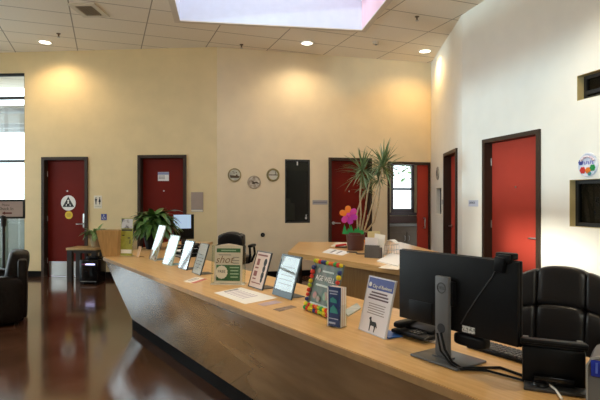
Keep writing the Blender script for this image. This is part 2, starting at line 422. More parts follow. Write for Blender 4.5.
# ------------------------------------------------------------------ doors
def lever(parent, x, z, y, side, plate=True):
    mb = MB()
    if plate: mb.box((x, y-.006, z+.06), (.045, .012, .26), bev=.004)
    else: mb.cyl((x, y, z), (x, y-.012, z), .03)
    h = mb.build('handle_plate', STEEL, parent)
    mb = MB(); mb.tube([(x, y, z), (x, y-.05, z), (x+side*.02, y-.06, z), (x+side*.13, y-.06, z-.004)], .010, 10)
    mb.build('lever', STEEL, h)
def door(n, w, hole, label, side, recess=.09, kick=False, plate=True, hz=1.0, peep=True, lv=True, paint=None):
    s0, s1, _, zt = hole; c = (s0+s1)/2; W = s1-s0
    d = thing('door_%d' % n, label, 'door', w.pt(c), w.a); struct(d); del d['category']
    fw = .055
    mb = MB()
    mb.box((-W/2+fw/2, .05, zt/2), (fw, .16, zt)); mb.box((W/2-fw/2, .05, zt/2), (fw, .16, zt)); mb.box((0, .05, zt-fw/2), (W-2*fw, .16, fw))
    mb.box((-W/2+fw+.008, .128, zt/2), (.016, .02, zt)); mb.box((W/2-fw-.008, .132, zt/2), (.03, .05, zt)); mb.box((-W/2+fw+.008, .132+.002, zt/2), (.03, .05, zt)); mb.box((0, .134, zt-fw-.012), (W-2*fw, .048, .04)); mb.box((0, .155, zt/2), (W-2*fw, .006, zt-.02))
    mb.build('door_frame', FRAME, d, smooth=0)
    lw = W-2*fw-.012; lh = zt-fw-.008
    mb = MB(); mb.box((0, recess+.010, lh/2+.006), (lw, .020, lh), bev=.002, seg=1); leaf = mb.build('door_leaf', paint or RED_SHADED, d)
    if lv: lever(d, side*(lw/2-.06), hz, recess, -side, plate)
    if kick:
        mb = MB(); mb.box((0, recess-.002, .15), (lw-.04, .004, .27)); mb.build('kick_plate', STEEL, d, smooth=0)
    if peep:
        mb = MB(); mb.cyl((0, recess, 1.62), (0, recess-.008, 1.62), .014, seg=14); mb.build('peephole', STEEL, d)
    mb = MB()
    for hz_ in (.3, lh/2, lh-.25): mb.cyl((-side*(lw/2+.002), recess-.008, hz_-.05), (-side*(lw/2+.002), recess-.008, hz_+.05), .008, seg=10)
    mb.build('hinges', STEEL, d)
    return d
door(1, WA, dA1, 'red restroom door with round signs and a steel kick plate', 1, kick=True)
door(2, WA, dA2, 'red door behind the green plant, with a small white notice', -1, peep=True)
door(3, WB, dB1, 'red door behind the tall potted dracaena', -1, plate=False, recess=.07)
door(4, WC, dC1, 'narrow-looking red door in the short side wall', -1, recess=.10, plate=False, paint=RED_LIT)
door(5, WD, dD1, 'large red door coloured as lit, in the cream right wall', 1, recess=.09, plate=False, hz=.98, paint=RED_LIT)

# door 3D signs
def on_wall(w, px, py, out=0.0): s = w.s_at(px); return w.pt(s, w.z_at(px, py), out)
def sign(name, label, cat, w, px, py, wd, ht, m, out=0.0, group=None, th=.006):
    t = thing(name, label, cat, on_wall(w, px, py, out), w.a, group)
    mb = MB(); mb.box((0, -th/2, 0), (wd, th, ht), bev=.0015, seg=1); mb.build('board', m, t)
    return t
IN = -.09                                                       # door leaves sit back from the wall face
t = thing('round_sign', 'round white sign with black triangle on the restroom door', 'sign', on_wall(WA.shift(.09), 68.5, 203, .001), WA.a)
mb = MB(); mb.cyl((0, 0, 0), (0, -.006, 0), .145, seg=48); mb.build('disc', WHITE, t)
mb = MB(); mb.prism([(-.115, -.075), (.115, -.075), (.035, .06), (0, .125), (-.035, .06)], -.0062, -.0085, 'y'); mb.build('triangle', INK, t, smooth=0)
mb = MB(); mb.cyl((0, -.0085, .045), (0, -.0105, .045), .017, seg=20); mb.prism([(-.02, -.01), (.02, -.01), (.008, .03), (-.008, .03)], -.0086, -.0105, 'y')
mb.prism([(-.05, -.06), (-.035, -.06), (-.028, -.02), (-.04, -.02)], -.0086, -.0105, 'y'); mb.prism([(.05, -.06), (.035, -.06), (.028, -.02), (.04, -.02)], -.0086, -.0105, 'y')
mb.build('figures', WHITE, t, smooth=0)
t = thing('round_sign', 'small round yellow sign on the restroom door under the white one', 'sign', on_wall(WA.shift(.09), 69, 215, .001), WA.a)
mb = MB(); mb.cyl((0, 0, 0), (0, -.006, 0), .075, seg=40); mb.build('disc', YELLOW, t)
mb = MB()
for zz, ww in ((.022, .07), (0, .095), (-.022, .07)): mb.box((0, -.0068, zz), (ww, .0015, .010))
mb.build('print', mat('brown_ink', (.35, .20, .02), .6, var=.02), t, smooth=0)

t = sign('restroom_sign', 'tan restroom sign with two black figures beside the left door', 'sign', WA, 98, 202, .155, .24, OFFW)
mb = MB()
for sx in (-.036, .036):
    mb.cyl((sx, -.006, .075), (sx, -.0085, .075), .012, seg=16)
    pts = [(-.022, .058), (.022, .058), (.010, .0), (.008, -.045), (-.008, -.045), (-.010, .0)] if sx < 0 else [(-.010, .058), (.010, .058), (.024, .0), (.008, .0), (.008, -.045), (-.008, -.045), (-.008, .0), (-.024, .0)]
    mb.prism([(p[0]+sx, p[1]) for p in pts], -.006, -.0085, 'y')
mb.build('figures', INK, t, smooth=0)
text('lettering', 'RESTROOM', .022, GINK, t, T(0, -.0066, -.085))
t = sign('access_sign', 'small blue wheelchair access sign on the left wall', 'sign', WA, 104, 217, .11, .115, BLUE)
mb = MB(); mb.cyl((.0, -.006, .034), (0, -.0085, .034), .009, seg=14)
mb.tube([(0, -.007, .02), (0, -.007, -.006), (.022, -.007, -.008), (.030, -.007, -.034)], .004, 6)
mb.tube([(-.008+.024*math.cos(a), -.007, -.014+.024*math.sin(a)) for a in [math.radians(k) for k in range(110, 350, 20)]], .003, 6)
mb.build('wheelchair_symbol', WHITE, t)
t = sign('door_notice', 'small white notice with blue band on the middle red door', 'sign', WA.shift(.09), 163.5, 176.5, .21, .165, WHITE, .001)
mb = MB(); mb.box((0, -.0066, .056), (.21, .0012, .046)); mb.build('blue_band', mat('pale_blue_print', (.28, .32, .50), .5, var=.03), t, smooth=0)
mb = MB()
for zz in (.01, -.015, -.04): mb.box((-.03, -.0066, zz), (.12, .0012, .010))
mb.build('print', GINK, t, smooth=0)
t = sign('wall_notice', 'taupe notice board with a pale bottom strip near the wall corner', 'sign', WA, 197.3, 202, .225, .36, TAUPE, th=.015)
mb = MB(); mb.box((0, -.017, -.135), (.20, .004, .012)); mb.build('groove', GINK, t, smooth=0)
mb = MB(); mb.box((0, -.017, -.158), (.215, .004, .032)); mb.build('strip', OFFW, t, smooth=0)
t = sign('room_sign', 'grey room sign beside the tall black interior window', 'sign', WB, 320, 202.3, .30, .085, GREYP)
mb = MB(); mb.box((0, -.0066, .0), (.27, .0012, .02)); mb.build('text_band', mat('sign_ink', (.22, .21, .25), .6, var=.02), t, smooth=0)
t = sign('room_sign', 'pale room sign reading OFFICE on the right wall', 'sign', WD, 473.5, 203.3, .235, .092, mat('pale_lilac_plastic', (.55, .56, .66), .5, var=.02))
text('lettering', 'OFFICE', .045, INK, t, T(-.10, -.0066, .005), align='LEFT')
t = sign('room_sign', 'tiny pale sign right of the slit window in the side wall', 'sign', WC, 442.8, 202, .16, .085, GREYP)

# plaques on the back wall
def plaque(label, px, py, kind, r=.125):
    t = thing('wall_plaque', label, 'plaque', on_wall(WB, px, py), WB.a, 'round plaques on the back wall')
    RM = RX(PI/2)
    mb = MB(); mb.lathe([(0, 0), (r, 0), (r, .012), (r*.95, .020), (r*.84, .020), (r*.82, .014), (0, .014)], M=RM, seg=40)
    mb.build('rim', mat('plaque_rim', (.30, .23, .10), .4, metal=.3, var=.25, scale=14) if kind != 1 else mat('plaque_rim_pale', (.42, .34, .24), .5, var=.3, scale=18), t)
    mb = MB(); mb.cyl((0, -.014, 0), (0, -.017, 0), r*.81, seg=36)
    mb.build('face', (mat('plaque_face_olive', (.40, .40, .33), .5, scale=9, col2=(.62, .60, .48)), mat('plaque_face_mottled', (.30, .22, .15), .5, scale=16, col2=(.75, .68, .56)), mat('plaque_face_cream', (.62, .58, .48), .5, var=.06))[kind], t)
    mb = MB()
    if kind == 0:
        mb.prism([(-.09, -.005), (.02, -.012), (.045, .02), (.06, -.02), (.095, -.02), (.075, -.055), (-.075, -.055)], -.017, -.021, 'y')
        for q in ((-.03, .06), (.03, .045), (-.01, .035)): mb.cyl((q[0], -.017, q[1]), (q[0], -.020, q[1]), .010, seg=10)
    elif kind == 1:
        mb.prism([(-.045, -.03), (-.03, .01), (-.06, .03), (-.02, .022), (0, .005), (.05, .012), (.085, -.012), (.08, -.03), (.03, -.018), (0, -.035)], -.017, -.021, 'y')
    else:
        mb.box((0, -.019, 0), (.17, .004, .016)); mb.tube([(.03, -.019, .0), (.05, -.019, .03), (.045, -.019, .07)], .006, 6)
    mb.build('relief', mat('plaque_relief_%d' % kind, (.075, .045, .02), .5, var=.1), t, smooth=0)
    mb = MB()
    if kind == 2:
        mb.tube([(r*.8*math.cos(a*PI/12), -.018, r*.8*math.sin(a*PI/12)) for a in range(25)], .012, 6)
        mb.build('ring', mat('plaque_ring', (.24, .19, .05), .4, var=.2), t)
plaque('round brass-toned plaque with a dark boat shape, leftmost of three', 234.5, 175, 0)
plaque('round mottled plaque with a dark creature, lowest of the three', 254, 182.3, 1)
plaque('round plaque with thick olive ring, nearest the black interior window', 273, 175, 2)
t = thing('wall_stop', 'small black round knob low on the back wall', 'knob', on_wall(WB, 262.7, 234.8), WB.a)
mb = MB(); mb.lathe([(0, 0), (.04, 0), (.04, .012), (.03, .03), (.012, .035), (0, .035)], M=RX(PI/2), seg=24); mb.build('base', BLACK, t)
mb = MB(); mb.cyl((0, -.03, 0), (0, -.05, 0), .016, seg=16); mb.build('tip', DGREY, t)
t = thing('wall_plaque', 'oval dark plaque above the slit window in the side wall', 'plaque', on_wall(WC, 438, 173.3), WC.a)
mb = MB(); mb.lathe([(0, 0), (.125, 0), (.125, .015), (.10, .022), (0, .018)], M=RX(PI/2), seg=36); mb.build('rim', mat('plaque_grey', (.25, .22, .19), .5, scale=14, col2=(.5, .46, .4)), t)
mb = MB(); mb.prism([(-.05, -.05), (.05, -.05), (.03, .05), (-.02, .06)], -.017, -.025, 'y'); mb.build('relief', DGREY, t, smooth=0)
t = thing('wall_plaque', 'colourful round painted plaque with flowers above the right window', 'plaque', on_wall(WD, 588.5, 164.8), WD.a)
mb = MB(); mb.lathe([(0, 0), (.128, 0), (.128, .012), (.118, .018), (.11, .014), (0, .014)], M=RX(PI/2), seg=44); mb.build('disc', mat('sky_plaque', (.55, .60, .72), .4, scale=14, col2=(.80, .78, .82)), t)
fl = [(-.06, -.055, .036, RED), (.012, -.06, .034, ORANGE), (.07, -.035, .034, GFELT), (-.085, .03, .03, BLUE), (.03, -.095, .022, TEAL)]
for x, z, r, m in fl:
    mb = MB()
    for k in range(6):
        a = k*PI/3; mb.cyl((x+r*.6*math.cos(a), -.014, z+r*.6*math.sin(a)), (x+r*.6*math.cos(a), -.021, z+r*.6*math.sin(a)), r*.45, seg=12)
    mb.cyl((x, -.014, z), (x, -.024, z), r*.35, seg=12)
    mb.build('painted_flower_or_dot', m, t)
mb = MB(); mb.tube([(-.085, -.017, .045), (-.04, -.017, .075), (.01, -.017, .085), (.06, -.017, .07), (.09, -.017, .04)], .014, 6); mb.build('arched_lettering', mat('mauve_print', (.50, .30, .36), .5, scale=60, col2=(.85, .78, .8)), t)
mb = MB()
for k in range(6): mb.box((-.06+k*.026, -.0155, .025-.006*(k % 2)), (.014, .004, .034), M=RY(.2*(-1)**k))
mb.build('lettering', mat('violet_print', (.22, .22, .50), .5, var=.1), t, smooth=0)

# ------------------------------------------------------------------ interior windows
def glazed(n, w, hole, label, depth, back, fw=.028, interior=1.2, mull=None, gm=None, lining=None, shade=None):
    s0, s1, z0, z1 = hole; c = (s0+s1)/2; W = s1-s0; H = z1-z0
    d = struct(thing('window_%d' % n, label, 'window', w.pt(c, z0), w.a)); del d['category']
    mb = MB()
    mb.box((-W/2+fw/2, depth, H/2), (fw, .05, H)); mb.box((W/2-fw/2, depth, H/2), (fw, .05, H))
    mb.box((0, depth, fw/2), (W-2*fw, .05, fw)); mb.box((0, depth, H-fw/2), (W-2*fw, .05, fw))
    for q in (mull or []):
        if q[0] == 'h': mb.box((0, depth, q[1]), (W-2*fw, .05, fw))
        else: mb.box((q[1], depth, H/2), (fw, .05, H-2*fw))
    mb.build('window_frame', BLKF, d, smooth=0)
    mb = MB(); mb.box((0, depth, H/2), (W-2*fw, .006, H-2*fw)); mb.build('pane', gm or DGLASS, d, smooth=0)
    if lining:
        mb = MB(); e = .004; dd = depth-.02
        mb.box((-W/2+e/2, dd/2, H/2), (e, dd, H)); mb.box((W/2-e/2, dd/2, H/2), (e, dd, H)); mb.box((0, dd/2, e/2), (W, dd, e)); mb.box((0, dd/2, H-e/2), (W, dd, e))
        mb.build('reveal', lining, d, smooth=0)
    if interior:
        mb = MB(); y0 = .17; y1 = .17+interior; g = .3
        mb.box((0, y1+.02, H/2), (W+2*g, .04, H+2*g)); mb.box((-W/2-g, (y0+y1)/2, H/2), (.04, interior, H+2*g)); mb.box((W/2+g, (y0+y1)/2, H/2), (.04, interior, H+2*g))
        mb.box((0, (y0+y1)/2, -g), (W+2*g, interior, .04)); mb.box((0, (y0+y1)/2, H+g), (W+2*g, interior, .04))
        mb.build('room_beyond', back, d, smooth=0)
    return d, W, H
d, W, H = glazed(1, WB, swB, 'tall narrow black-framed interior window on the back wall', .03, DARKROOM)
mb = MB(); mb.box((0, .06, H-.13), (W-.06, .008, .16)); mb.build('blind', mat('olive_blind', (.16, .13, .07), .7, var=.06), d, smooth=0)
mb = MB(); mb.box((-.02, .9, .2), (.30, .3, .34)); mb.box((-.05, .9, .42), (.2, .2, .1)); mb.build('furniture_beyond', mat('beige_dim', (.32, .27, .18), .7, var=.08), d, smooth=0)
mb = MB(); mb.cyl((W/2-.075, .02, .09), (W/2-.075, .0, .09), .022, .012, 14); mb.box((W/2-.075, .008, .13), (.012, .014, .06)); mb.build('latch', WHITE, d)
mb = MB(); mb.box((0, .018, H-.075), (.022, .012, .07)); mb.build('hook', WHITE, d, smooth=0)
d, W, H = glazed(2, WC, nC, 'slit window in the short side wall', .10, DARKROOM, fw=.03, interior=.5, lining=None)
d, W, H = glazed(3, WD, wD1, 'dark interior window low on the right wall', .10, DARKROOM, fw=.045, lining=REVEAL)
mb = MB(); mb.box((-W/2+.2, .7, .12), (.14, .1, .12)); mb.box((-W/2+.24, .72, .24), (.12, .08, .16)); mb.build('papers_beyond', mat('violet_grey', (.32, .28, .36), .6, scale=12, col2=(.1, .08, .08)), d, smooth=0)
mb = MB(); mb.box((-W/2+.17, .62, H-.1), (.02, .02, .3)); mb.box((-W/2+.28, .62, H-.08), (.02, .02, .26)); mb.box((-W/2+.24, .9, H*.55), (.16, .02, .34)); mb.build('blind_cords', OFFW, d, smooth=0)
d, W, H = glazed(4, WD, wD2, 'dark framed clerestory window high on the right wall', .11, mat('dim_ceiling', (.22, .27, .24), .8, var=.08), fw=.04, lining=REVEAL, mull=[('h', .085)])

# daylight window at far left: storefront
s0, s1, z0, z1 = winA; W = s1-s0; H = z1-z0
d = struct(thing('window_5', 'tall storefront window at the left edge with dark bars', 'window', WA.pt((s0+s1)/2, z0), WA.a)); del d['category']
mb = MB()
zb = [.025, WA.z_at(12, 161)-z0, WA.z_at(12, 97.5)-z0, H-.025]
for z in zb: mb.box((0, .06, z), (W, .06, .05))
for x in (-W/2+.02, W/2-.012): mb.box((x, .06, H/2), (.025 if x > 0 else .04, .06, H))
mb.build('window_frame', BLKF, d, smooth=0)
mb = MB(); mb.box((0, .06, H/2), (W, .006, H)); mb.build('pane', GLASS, d, smooth=0)
for i, h in enumerate(left_holes+[added_sun_hole, added_day_hole]):
    s0, s1, z0, z1 = h; W = s1-s0; H = z1-z0
    d = struct(thing('window_%d' % (6+i), 'unseen left wall window, among storefront panes and added light openings', 'window', WL.pt((s0+s1)/2, z0), WL.a)); del d['category']
    mb = MB()
    for z in ([.025, 1.0, 2.3, H-.025] if i < 3 else [.025, H-.025]): mb.box((0, .06, z), (W, .06, .05))
    for x in ((-W/2+.025, 0, W/2-.025) if i < 5 else (-W/2+.025, W/2-.025)): mb.box((x, .06, H/2), (.05, .06, H))
    mb.build('window_frame', BLKF, d, smooth=0)
    mb = MB(); mb.box((0, .06, H/2), (W, .006, H)); mb.build('pane', GLASS, d, smooth=0)
for i, (a, b) in enumerate(((.8, 3.9), (4.1, 7.2))):  # unseen openings added to let fill light onto the back wall
    W = b-a; H = 1.3
    d = struct(thing('window_%d' % (13+i), 'unseen high window added behind the viewer for fill light', 'window', WE.pt((a+b)/2, 2.65), WE.a)); del d['category']
    mb = MB()
    for z in (.025, H-.025): mb.box((0, .06, z), (W, .06, .05))
    for x in (-W/2+.025, -W/6, W/6, W/2-.025): mb.box((x, .06, H/2), (.05, .06, H))
    mb.build('window_frame', BLKF, d, smooth=0)
    mb = MB(); mb.box((0, .06, H/2), (W, .006, H)); mb.build('pane', GLASS, d, smooth=0)

# ------------------------------------------------------------------ kitchenette alcove behind the back wall
DEP = 1.35
WBB = WB.shift(DEP)
a0, a1 = alB[0], alB[1]
wk = [WBB.s_at(391.0), WBB.s_at(414.3), WBB.z_at(402, 213), WBB.z_at(402, 163)]
aL = a0-.10; aR = a1+.75
mb = MB()
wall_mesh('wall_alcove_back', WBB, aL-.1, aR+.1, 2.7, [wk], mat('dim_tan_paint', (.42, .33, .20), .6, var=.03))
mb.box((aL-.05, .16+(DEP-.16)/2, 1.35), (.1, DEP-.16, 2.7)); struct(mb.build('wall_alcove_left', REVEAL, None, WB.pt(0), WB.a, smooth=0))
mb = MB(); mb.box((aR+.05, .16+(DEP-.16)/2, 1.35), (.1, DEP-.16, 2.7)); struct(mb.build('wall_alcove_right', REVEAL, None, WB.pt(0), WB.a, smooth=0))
mb = MB(); mb.box(((aL+aR)/2, .16+(DEP-.16)/2, 2.66), (aR-aL, DEP-.16, .08)); struct(mb.build('ceiling_alcove', CEILW, None, WB.pt(0), WB.a, smooth=0))
mb = MB(); zt = alB[3]
mb.box((a0+.02, .07, zt/2), (.04, .18, zt)); mb.box((a1-.015, .07, zt/2), (.03, .18, zt)); mb.box(((a0+a1)/2, .07, zt-.025), (a1-a0-.07, .18, .05))
struct(mb.build('trim_1', FRAME, None, WB.pt(0), WB.a, smooth=0), 'dark frame around the kitchenette opening')
s0, s1, z0, z1 = wk; W = s1-s0; H = z1-z0
d = struct(thing('window_15', 'double-hung window in the kitchenette alcove', 'window', WBB.pt((s0+s1)/2, z0), WBB.a)); del d['category']
WF = mat('maroon_sash', (.045, .012, .010), .4, var=.05)
mb = MB()
for z in (.05, H-.03, H*.48): mb.box((0, .03, z), (W, .06, .05 if z != .05 else .10))
for x in (-W/2+.03, W/2-.03): mb.box((x, .03, H/2), (.06, .06, H))
mb.box((0, -.02, -.02), (W+.14, .05, .06)); mb.build('window_frame', WF, d, smooth=0)
mb = MB(); mb.box((0, .03, H/2), (W-.1, .005, H-.1)); mb.build('pane', GLASS, d, smooth=0)
# alcove cabinet
cz = WBB.z_at(402, 223)
t = thing('base_cabinet', 'brown base cabinet under the kitchenette window', 'cabinet', WB.pt((aL+aR)/2, 0, -(DEP-.31)), WB.a)
cwid = aR-aL-.06
mb = MB(); mb.box((0, .02, cz/2-.02), (cwid, .56, cz-.05)); mb.build('body', BROWNC, t, smooth=0)
for sx in (-1, 1):
    mb = MB(); mb.box((sx*cwid/4, -.27, cz/2-.04), (cwid/2-.02, .02, cz-.26)); dd = mb.build('cabinet_door', BROWNC, t, smooth=0)
    mb = MB(); mb.tube([(sx*.05, -.28, cz-.35), (sx*.05, -.31, cz-.34), (sx*.05, -.31, cz-.26), (sx*.05, -.28, cz-.25)], .006, 8); mb.build('pull', STEEL, dd)
mb = MB(); mb.box((0, .0, cz-.02), (cwid, .60, .04)); o = mb.build('worktop', mat('grey_worktop', (.22, .21, .19), .4, var=.1, scale=40), t, smooth=0); o['label'] = 'grey worktop'
mb = MB(); mb.box((0, .285, cz+.08), (cwid, .02, .16)); mb.build('backsplash', mat('maroon_splash', (.10, .035, .02), .5, var=.05), t, smooth=0)
t = thing('outlet', 'pale outlet cover below the kitchenette window', 'outlet', WBB.pt(WBB.s_at(408), WBB.z_at(408, 216), .021), WBB.a)
mb = MB(); mb.box((0, -.004, 0), (.075, .008, .12), bev=.003); mb.build('plate', mat('tan_plastic', (.34, .20, .13), .5, var=.02), t)
for q in (.028, -.028):
    mb = MB(); mb.box((0, -.009, q), (.034, .004, .035)); mb.build('socket', OFFW, t, smooth=0)
# red sliding leaf
t = struct(thing('door_6', 'red leaf with pull handle at the kitchenette opening', 'door', WB.pt(a1-.03, 0), WB.a)); del t['category']
lw = a1-.03-WB.s_at(418.5)
mb = MB(); mb.box((-lw/2, .05, zt/2-.02), (lw, .044, zt-.07), bev=.002, seg=1); mb.build('door_leaf', RED_LIT, t)
mb = MB(); hx = -lw*.42; hz = WB.z_at(426, 223)
mb.tube([(hx, .03, hz-.10), (hx, -.02, hz-.10), (hx, -.025, hz-.08), (hx, -.025, hz+.08), (hx, -.02, hz+.10), (hx, .03, hz+.10)], .012, 8); mb.build('pull_handle', STEEL, t)

# outside the alcove window and the storefront
random.seed(3)
tr = thing('leafy_tree', 'leafy green tree outside the kitchenette window', 'tree', (4.1, 16.4, 0))
mb = MB(); mb.tube([(0, 0, -.1), (.05, 0, 1.2), (-.05, .05, 2.4), (.05, 0, 3.4)], [.14, .11, .08, .04], 10); mb.build('trunk', STEM, tr)
mb = MB()
for k in range(420):
    a = random.uniform(0, 2*PI); r = random.uniform(.1, 1.25)*random.random()**.3; z = random.uniform(2.15, 4.2)
    mb.leaf((r*math.cos(a), r*math.sin(a), z), (random.uniform(-1, 1), random.uniform(-1, 1), random.uniform(-.6, .6)), .28, .15, .3, 4)
mb.build('foliage', mat('garden_leaf', (.10, .24, .04), .5, scale=6, col2=(.30, .48, .12)), tr)
mb = MB(); mb.box((-2, 14, -.12), (60, 48, .1)); struct(mb.build('ground_outside', mat('pale_concrete', (.45, .44, .41), .8, var=.08, scale=2), smooth=0))
t = thing('planter_box', 'pale grey planter box outside the left storefront window', 'planter', (-6.55, 10.9, -.07), WA.a)
mb = MB(); mb.box((0, 0, .55), (1.3, .5, 1.1), bev=.01); mb.build('box', mat('pale_green_grey', (.30, .36, .34), .6, var=.05), t)
mb = MB(); mb.box((0, 0, 1.12), (1.36, .56, .06), bev=.01); mb.build('cap', mat('pale_cap', (.5, .52, .52), .6, var=.05), t)
t = thing('entrance_canopy', 'pale slatted canopy outside the left storefront window', 'canopy', (-6.6, 12.2, 0), WA.a)
CAN = mat('pale_canopy', (.72, .74, .76), .6, var=.03)
for k in range(3):
    mb = MB(); mb.box((0, k*.7-.4, 3.35+.0*k), (4.4, .14, .22)); mb.build('beam', CAN, t, smooth=0)
mb = MB(); mb.box((.4, .3, 3.56), (4.0, 2.2, .05)); mb.build('deck', CAN, t, smooth=0)
for sx in (-1.9, 2.1):
    mb = MB(); mb.box((sx, .9, 1.56), (.14, .14, 3.36)); mb.build('post', CAN, t, smooth=0)

# ------------------------------------------------------------------ ceiling fixtures
def on_ceil(px, py): return gp(px, py, CEIL)
def warm_spot(p, e=58, size=125, col=(1.0, .78, .48)):
    L = bpy.data.lights.new('downlight_or_fill_lamp', 'SPOT'); L.energy = e; L.color = col; L.spot_size = math.radians(size); L.spot_blend = .8; L.shadow_soft_size = .06
    o = bpy.data.objects.new('downlight_or_fill_lamp', L); COL.objects.link(o); o.location = (p.x, p.y, CEIL-.05)
RING = mat('lamp_ring', (.85, .8, .72), .4, var=.01)
lab = {(45, 42): 'recessed ceiling downlight above the left restroom door', (307, 43): 'recessed ceiling downlight above the back wall, beyond the skylight', (425, 51): 'recessed ceiling downlight in the far right corner of the ceiling'}
first = None
for (px, py), l in lab.items():
    p = on_ceil(px, py)
    if first is None:
        first = thing('recessed_downlight', l, 'ceiling light', p, 0, 'round recessed downlights')
        mb = MB(); mb.lathe([(.095, 0), (.125, 0), (.125, -.008), (.118, -.014), (.095, -.010)], seg=36); mb.build('trim_ring', RING, first)
        mb = MB(); mb.lathe([(0, -.006), (.095, -.006), (.095, -.002), (0, -.002)], seg=30); mb.build('lens', LAMPG, first)
    else: dup(first, l, p)
    warm_spot(p, *{45: (62, 150, (1, .76, .46)), 307: (50, 150, (1, .78, .50)), 425: (56, 150, (1, .66, .29))}[px])
for x, y in ((1.2, 2.6), (2.2, 4.6), (-1.0, 4.2)):
    p = Vector((x, y, CEIL)); warm_spot(p, 128, 110, (1.0, .82, .58))  # unseen spots without fixtures, added to brighten the counter
# sprinklers
spr = None
for (px, py), l in {(58.5, 33.5): 'small sprinkler head beside the left ceiling light', (241.5, 44.5): 'small sprinkler head in the ceiling near the wall corner', (417, 16.5): 'small sprinkler head right of the skylight'}.items():
    p = on_ceil(px, py)
    if spr is None:
        spr = thing('sprinkler_head', l, 'sprinkler', p, 0, 'ceiling sprinkler heads')
        mb = MB(); mb.lathe([(0, .02), (.035, .02), (.035, 0), (.03, -.01), (.012, -.016), (.012, -.05), (0, -.05)], seg=16); mb.build('body', BROWNC, spr)
        mb = MB(); mb.lathe([(0, -.066), (.026, -.066), (.026, -.062), (0, -.060)], seg=14); mb.tube([(.012, 0, -.045), (.016, 0, -.055), (.006, 0, -.064)], .003, 6); mb.tube([(-.012, 0, -.045), (-.016, 0, -.055), (-.006, 0, -.064)], .003, 6); mb.build('deflector', STEEL, spr)
    else: dup(spr, l, p)
t = thing('smoke_detector', 'round smoke detector on the ceiling right of the middle downlight', 'smoke detector', on_ceil(376, 42.3))
mb = MB(); mb.lathe([(0, 0), (.06, 0), (.06, -.02), (.045, -.035), (0, -.038)], seg=28); mb.build('body', mat('beige_detector', (.55, .45, .33), .5, var=.02), t)
mb = MB(); mb.lathe([(0, -.050), (.022, -.048), (.022, -.036), (0, -.036)], seg=16); mb.build('sensor', MGREY, t)
p = on_ceil(89, 10)
t = thing('air_vent', 'square louvred air vent in the ceiling at upper left', 'vent', p, math.radians(-2))
W2, D2 = .40, .52
mb = MB(); fwd = .075
mb.box((0, -D2/2+fwd/2, -.008), (W2, fwd, .016)); mb.box((0, D2/2-fwd/2, -.008), (W2, fwd, .016)); mb.box((-W2/2+fwd/2, 0, -.008), (fwd, D2-2*fwd, .016)); mb.box((W2/2-fwd/2, 0, -.008), (fwd, D2-2*fwd, .016))
mb.build('frame', mat('vent_cream', (.70, .62, .50), .5, var=.02), t, smooth=0)
mb = MB(); mb.box((0, 0, -.002), (W2-2*fwd, D2-2*fwd, .004)); mb.build('cavity', INK, t, smooth=0)
for k in range(6):
    mb = MB(); mb.box((-.1+k*.04, 0, -.012), (.004, D2-2*fwd, .022), M=RY(.5)); mb.build('louvre', mat('louvre_grey', (.40, .36, .30), .5, var=.02) if k == 0 else bpy.data.materials['louvre_grey'], t, smooth=0)

# ------------------------------------------------------------------ reception counter
TV = Vector((.568, -.823)).normalized(); NV = Vector((-TV.y, TV.x))     # along the counter, and away from the lobby
CA = math.atan2(TV.y, TV.x)
P0 = Vector((-2.31, 5.92)); SL = 6.25
def cp(s, n): q = P0 + TV*s + NV*n; return (q.x, q.y)
J = Vector((-1.546, 6.397)); R2 = P0 + V2*2.25; R1 = R2 + U*.72
TH = .036
rc = thing('reception_counter', 'long angled maple reception counter with leaning brown front panel', 'counter', (P0.x, P0.y, 0), CA)
def lc(x, y):                                                   # world plan to counter-local
    q = Vector((x, y))-P0; return (q.dot(TV), q.dot(NV))
top_poly = [lc(*P0), (SL, 0), (SL, .74), lc(*J), lc(*R1), lc(*R2)]
mb = MB(); mb.prism(top_poly, TOP-TH, TOP); mb.build('countertop', MAPLE, rc, smooth=0)
mb = MB(); mb.box((SL/2, -.002, TOP-TH/2-.002), (SL, .006, TH-.006)); mb.build('edge_band', MAPLE_EDGE, rc, smooth=0)
Bo = (.42, .21); KZ = .105; ZT = TOP-TH
mb = MB(); mb.board([(.01, .015, ZT), (SL, .015, ZT), (SL, Bo[1], KZ), (Bo[0], Bo[1], KZ)], (0, .03, 0)); mb.build('front_panel', LAM, rc, smooth=0)
r2 = lc(*R2); vl = (Vector(lc(*(P0+V2)))).normalized()
e2 = Vector(Bo)+vl*1.9
mb = MB(); mb.board([(.012, .02, ZT), (r2[0]-vl[0]*.02, r2[1]-vl[1]*.02, ZT), (e2.x, e2.y, KZ), (Bo[0], Bo[1]+.03, KZ)], (vl.y*.03, -vl.x*.03, 0)); mb.build('end_panel', LAM, rc, smooth=0)
mb = MB(); mb.prism([(Bo[0]+.01, Bo[1]), (SL, Bo[1]), (SL, Bo[1]+.3), (Bo[0]+.2, Bo[1]+.3), (e2.x+.2, e2.y), (e2.x+.01, e2.y)], 0, KZ); mb.build('plinth', BASEB, rc, smooth=0)
for s in (1.2, 2.6, 4.0, 5.4, 6.2):
    mb = MB(); mb.prism([(.06, ZT), (.70, ZT), (.70, KZ), (.28, KZ)], s-.012, s+.012, 'y')
    o = mb.build('support_panel', LAM, rc, smooth=0)
    o.data.transform(Matrix(((0, 1, 0, 0), (1, 0, 0, 0), (0, 0, 1, 0), (0, 0, 0, 1)))); o.data.flip_normals()

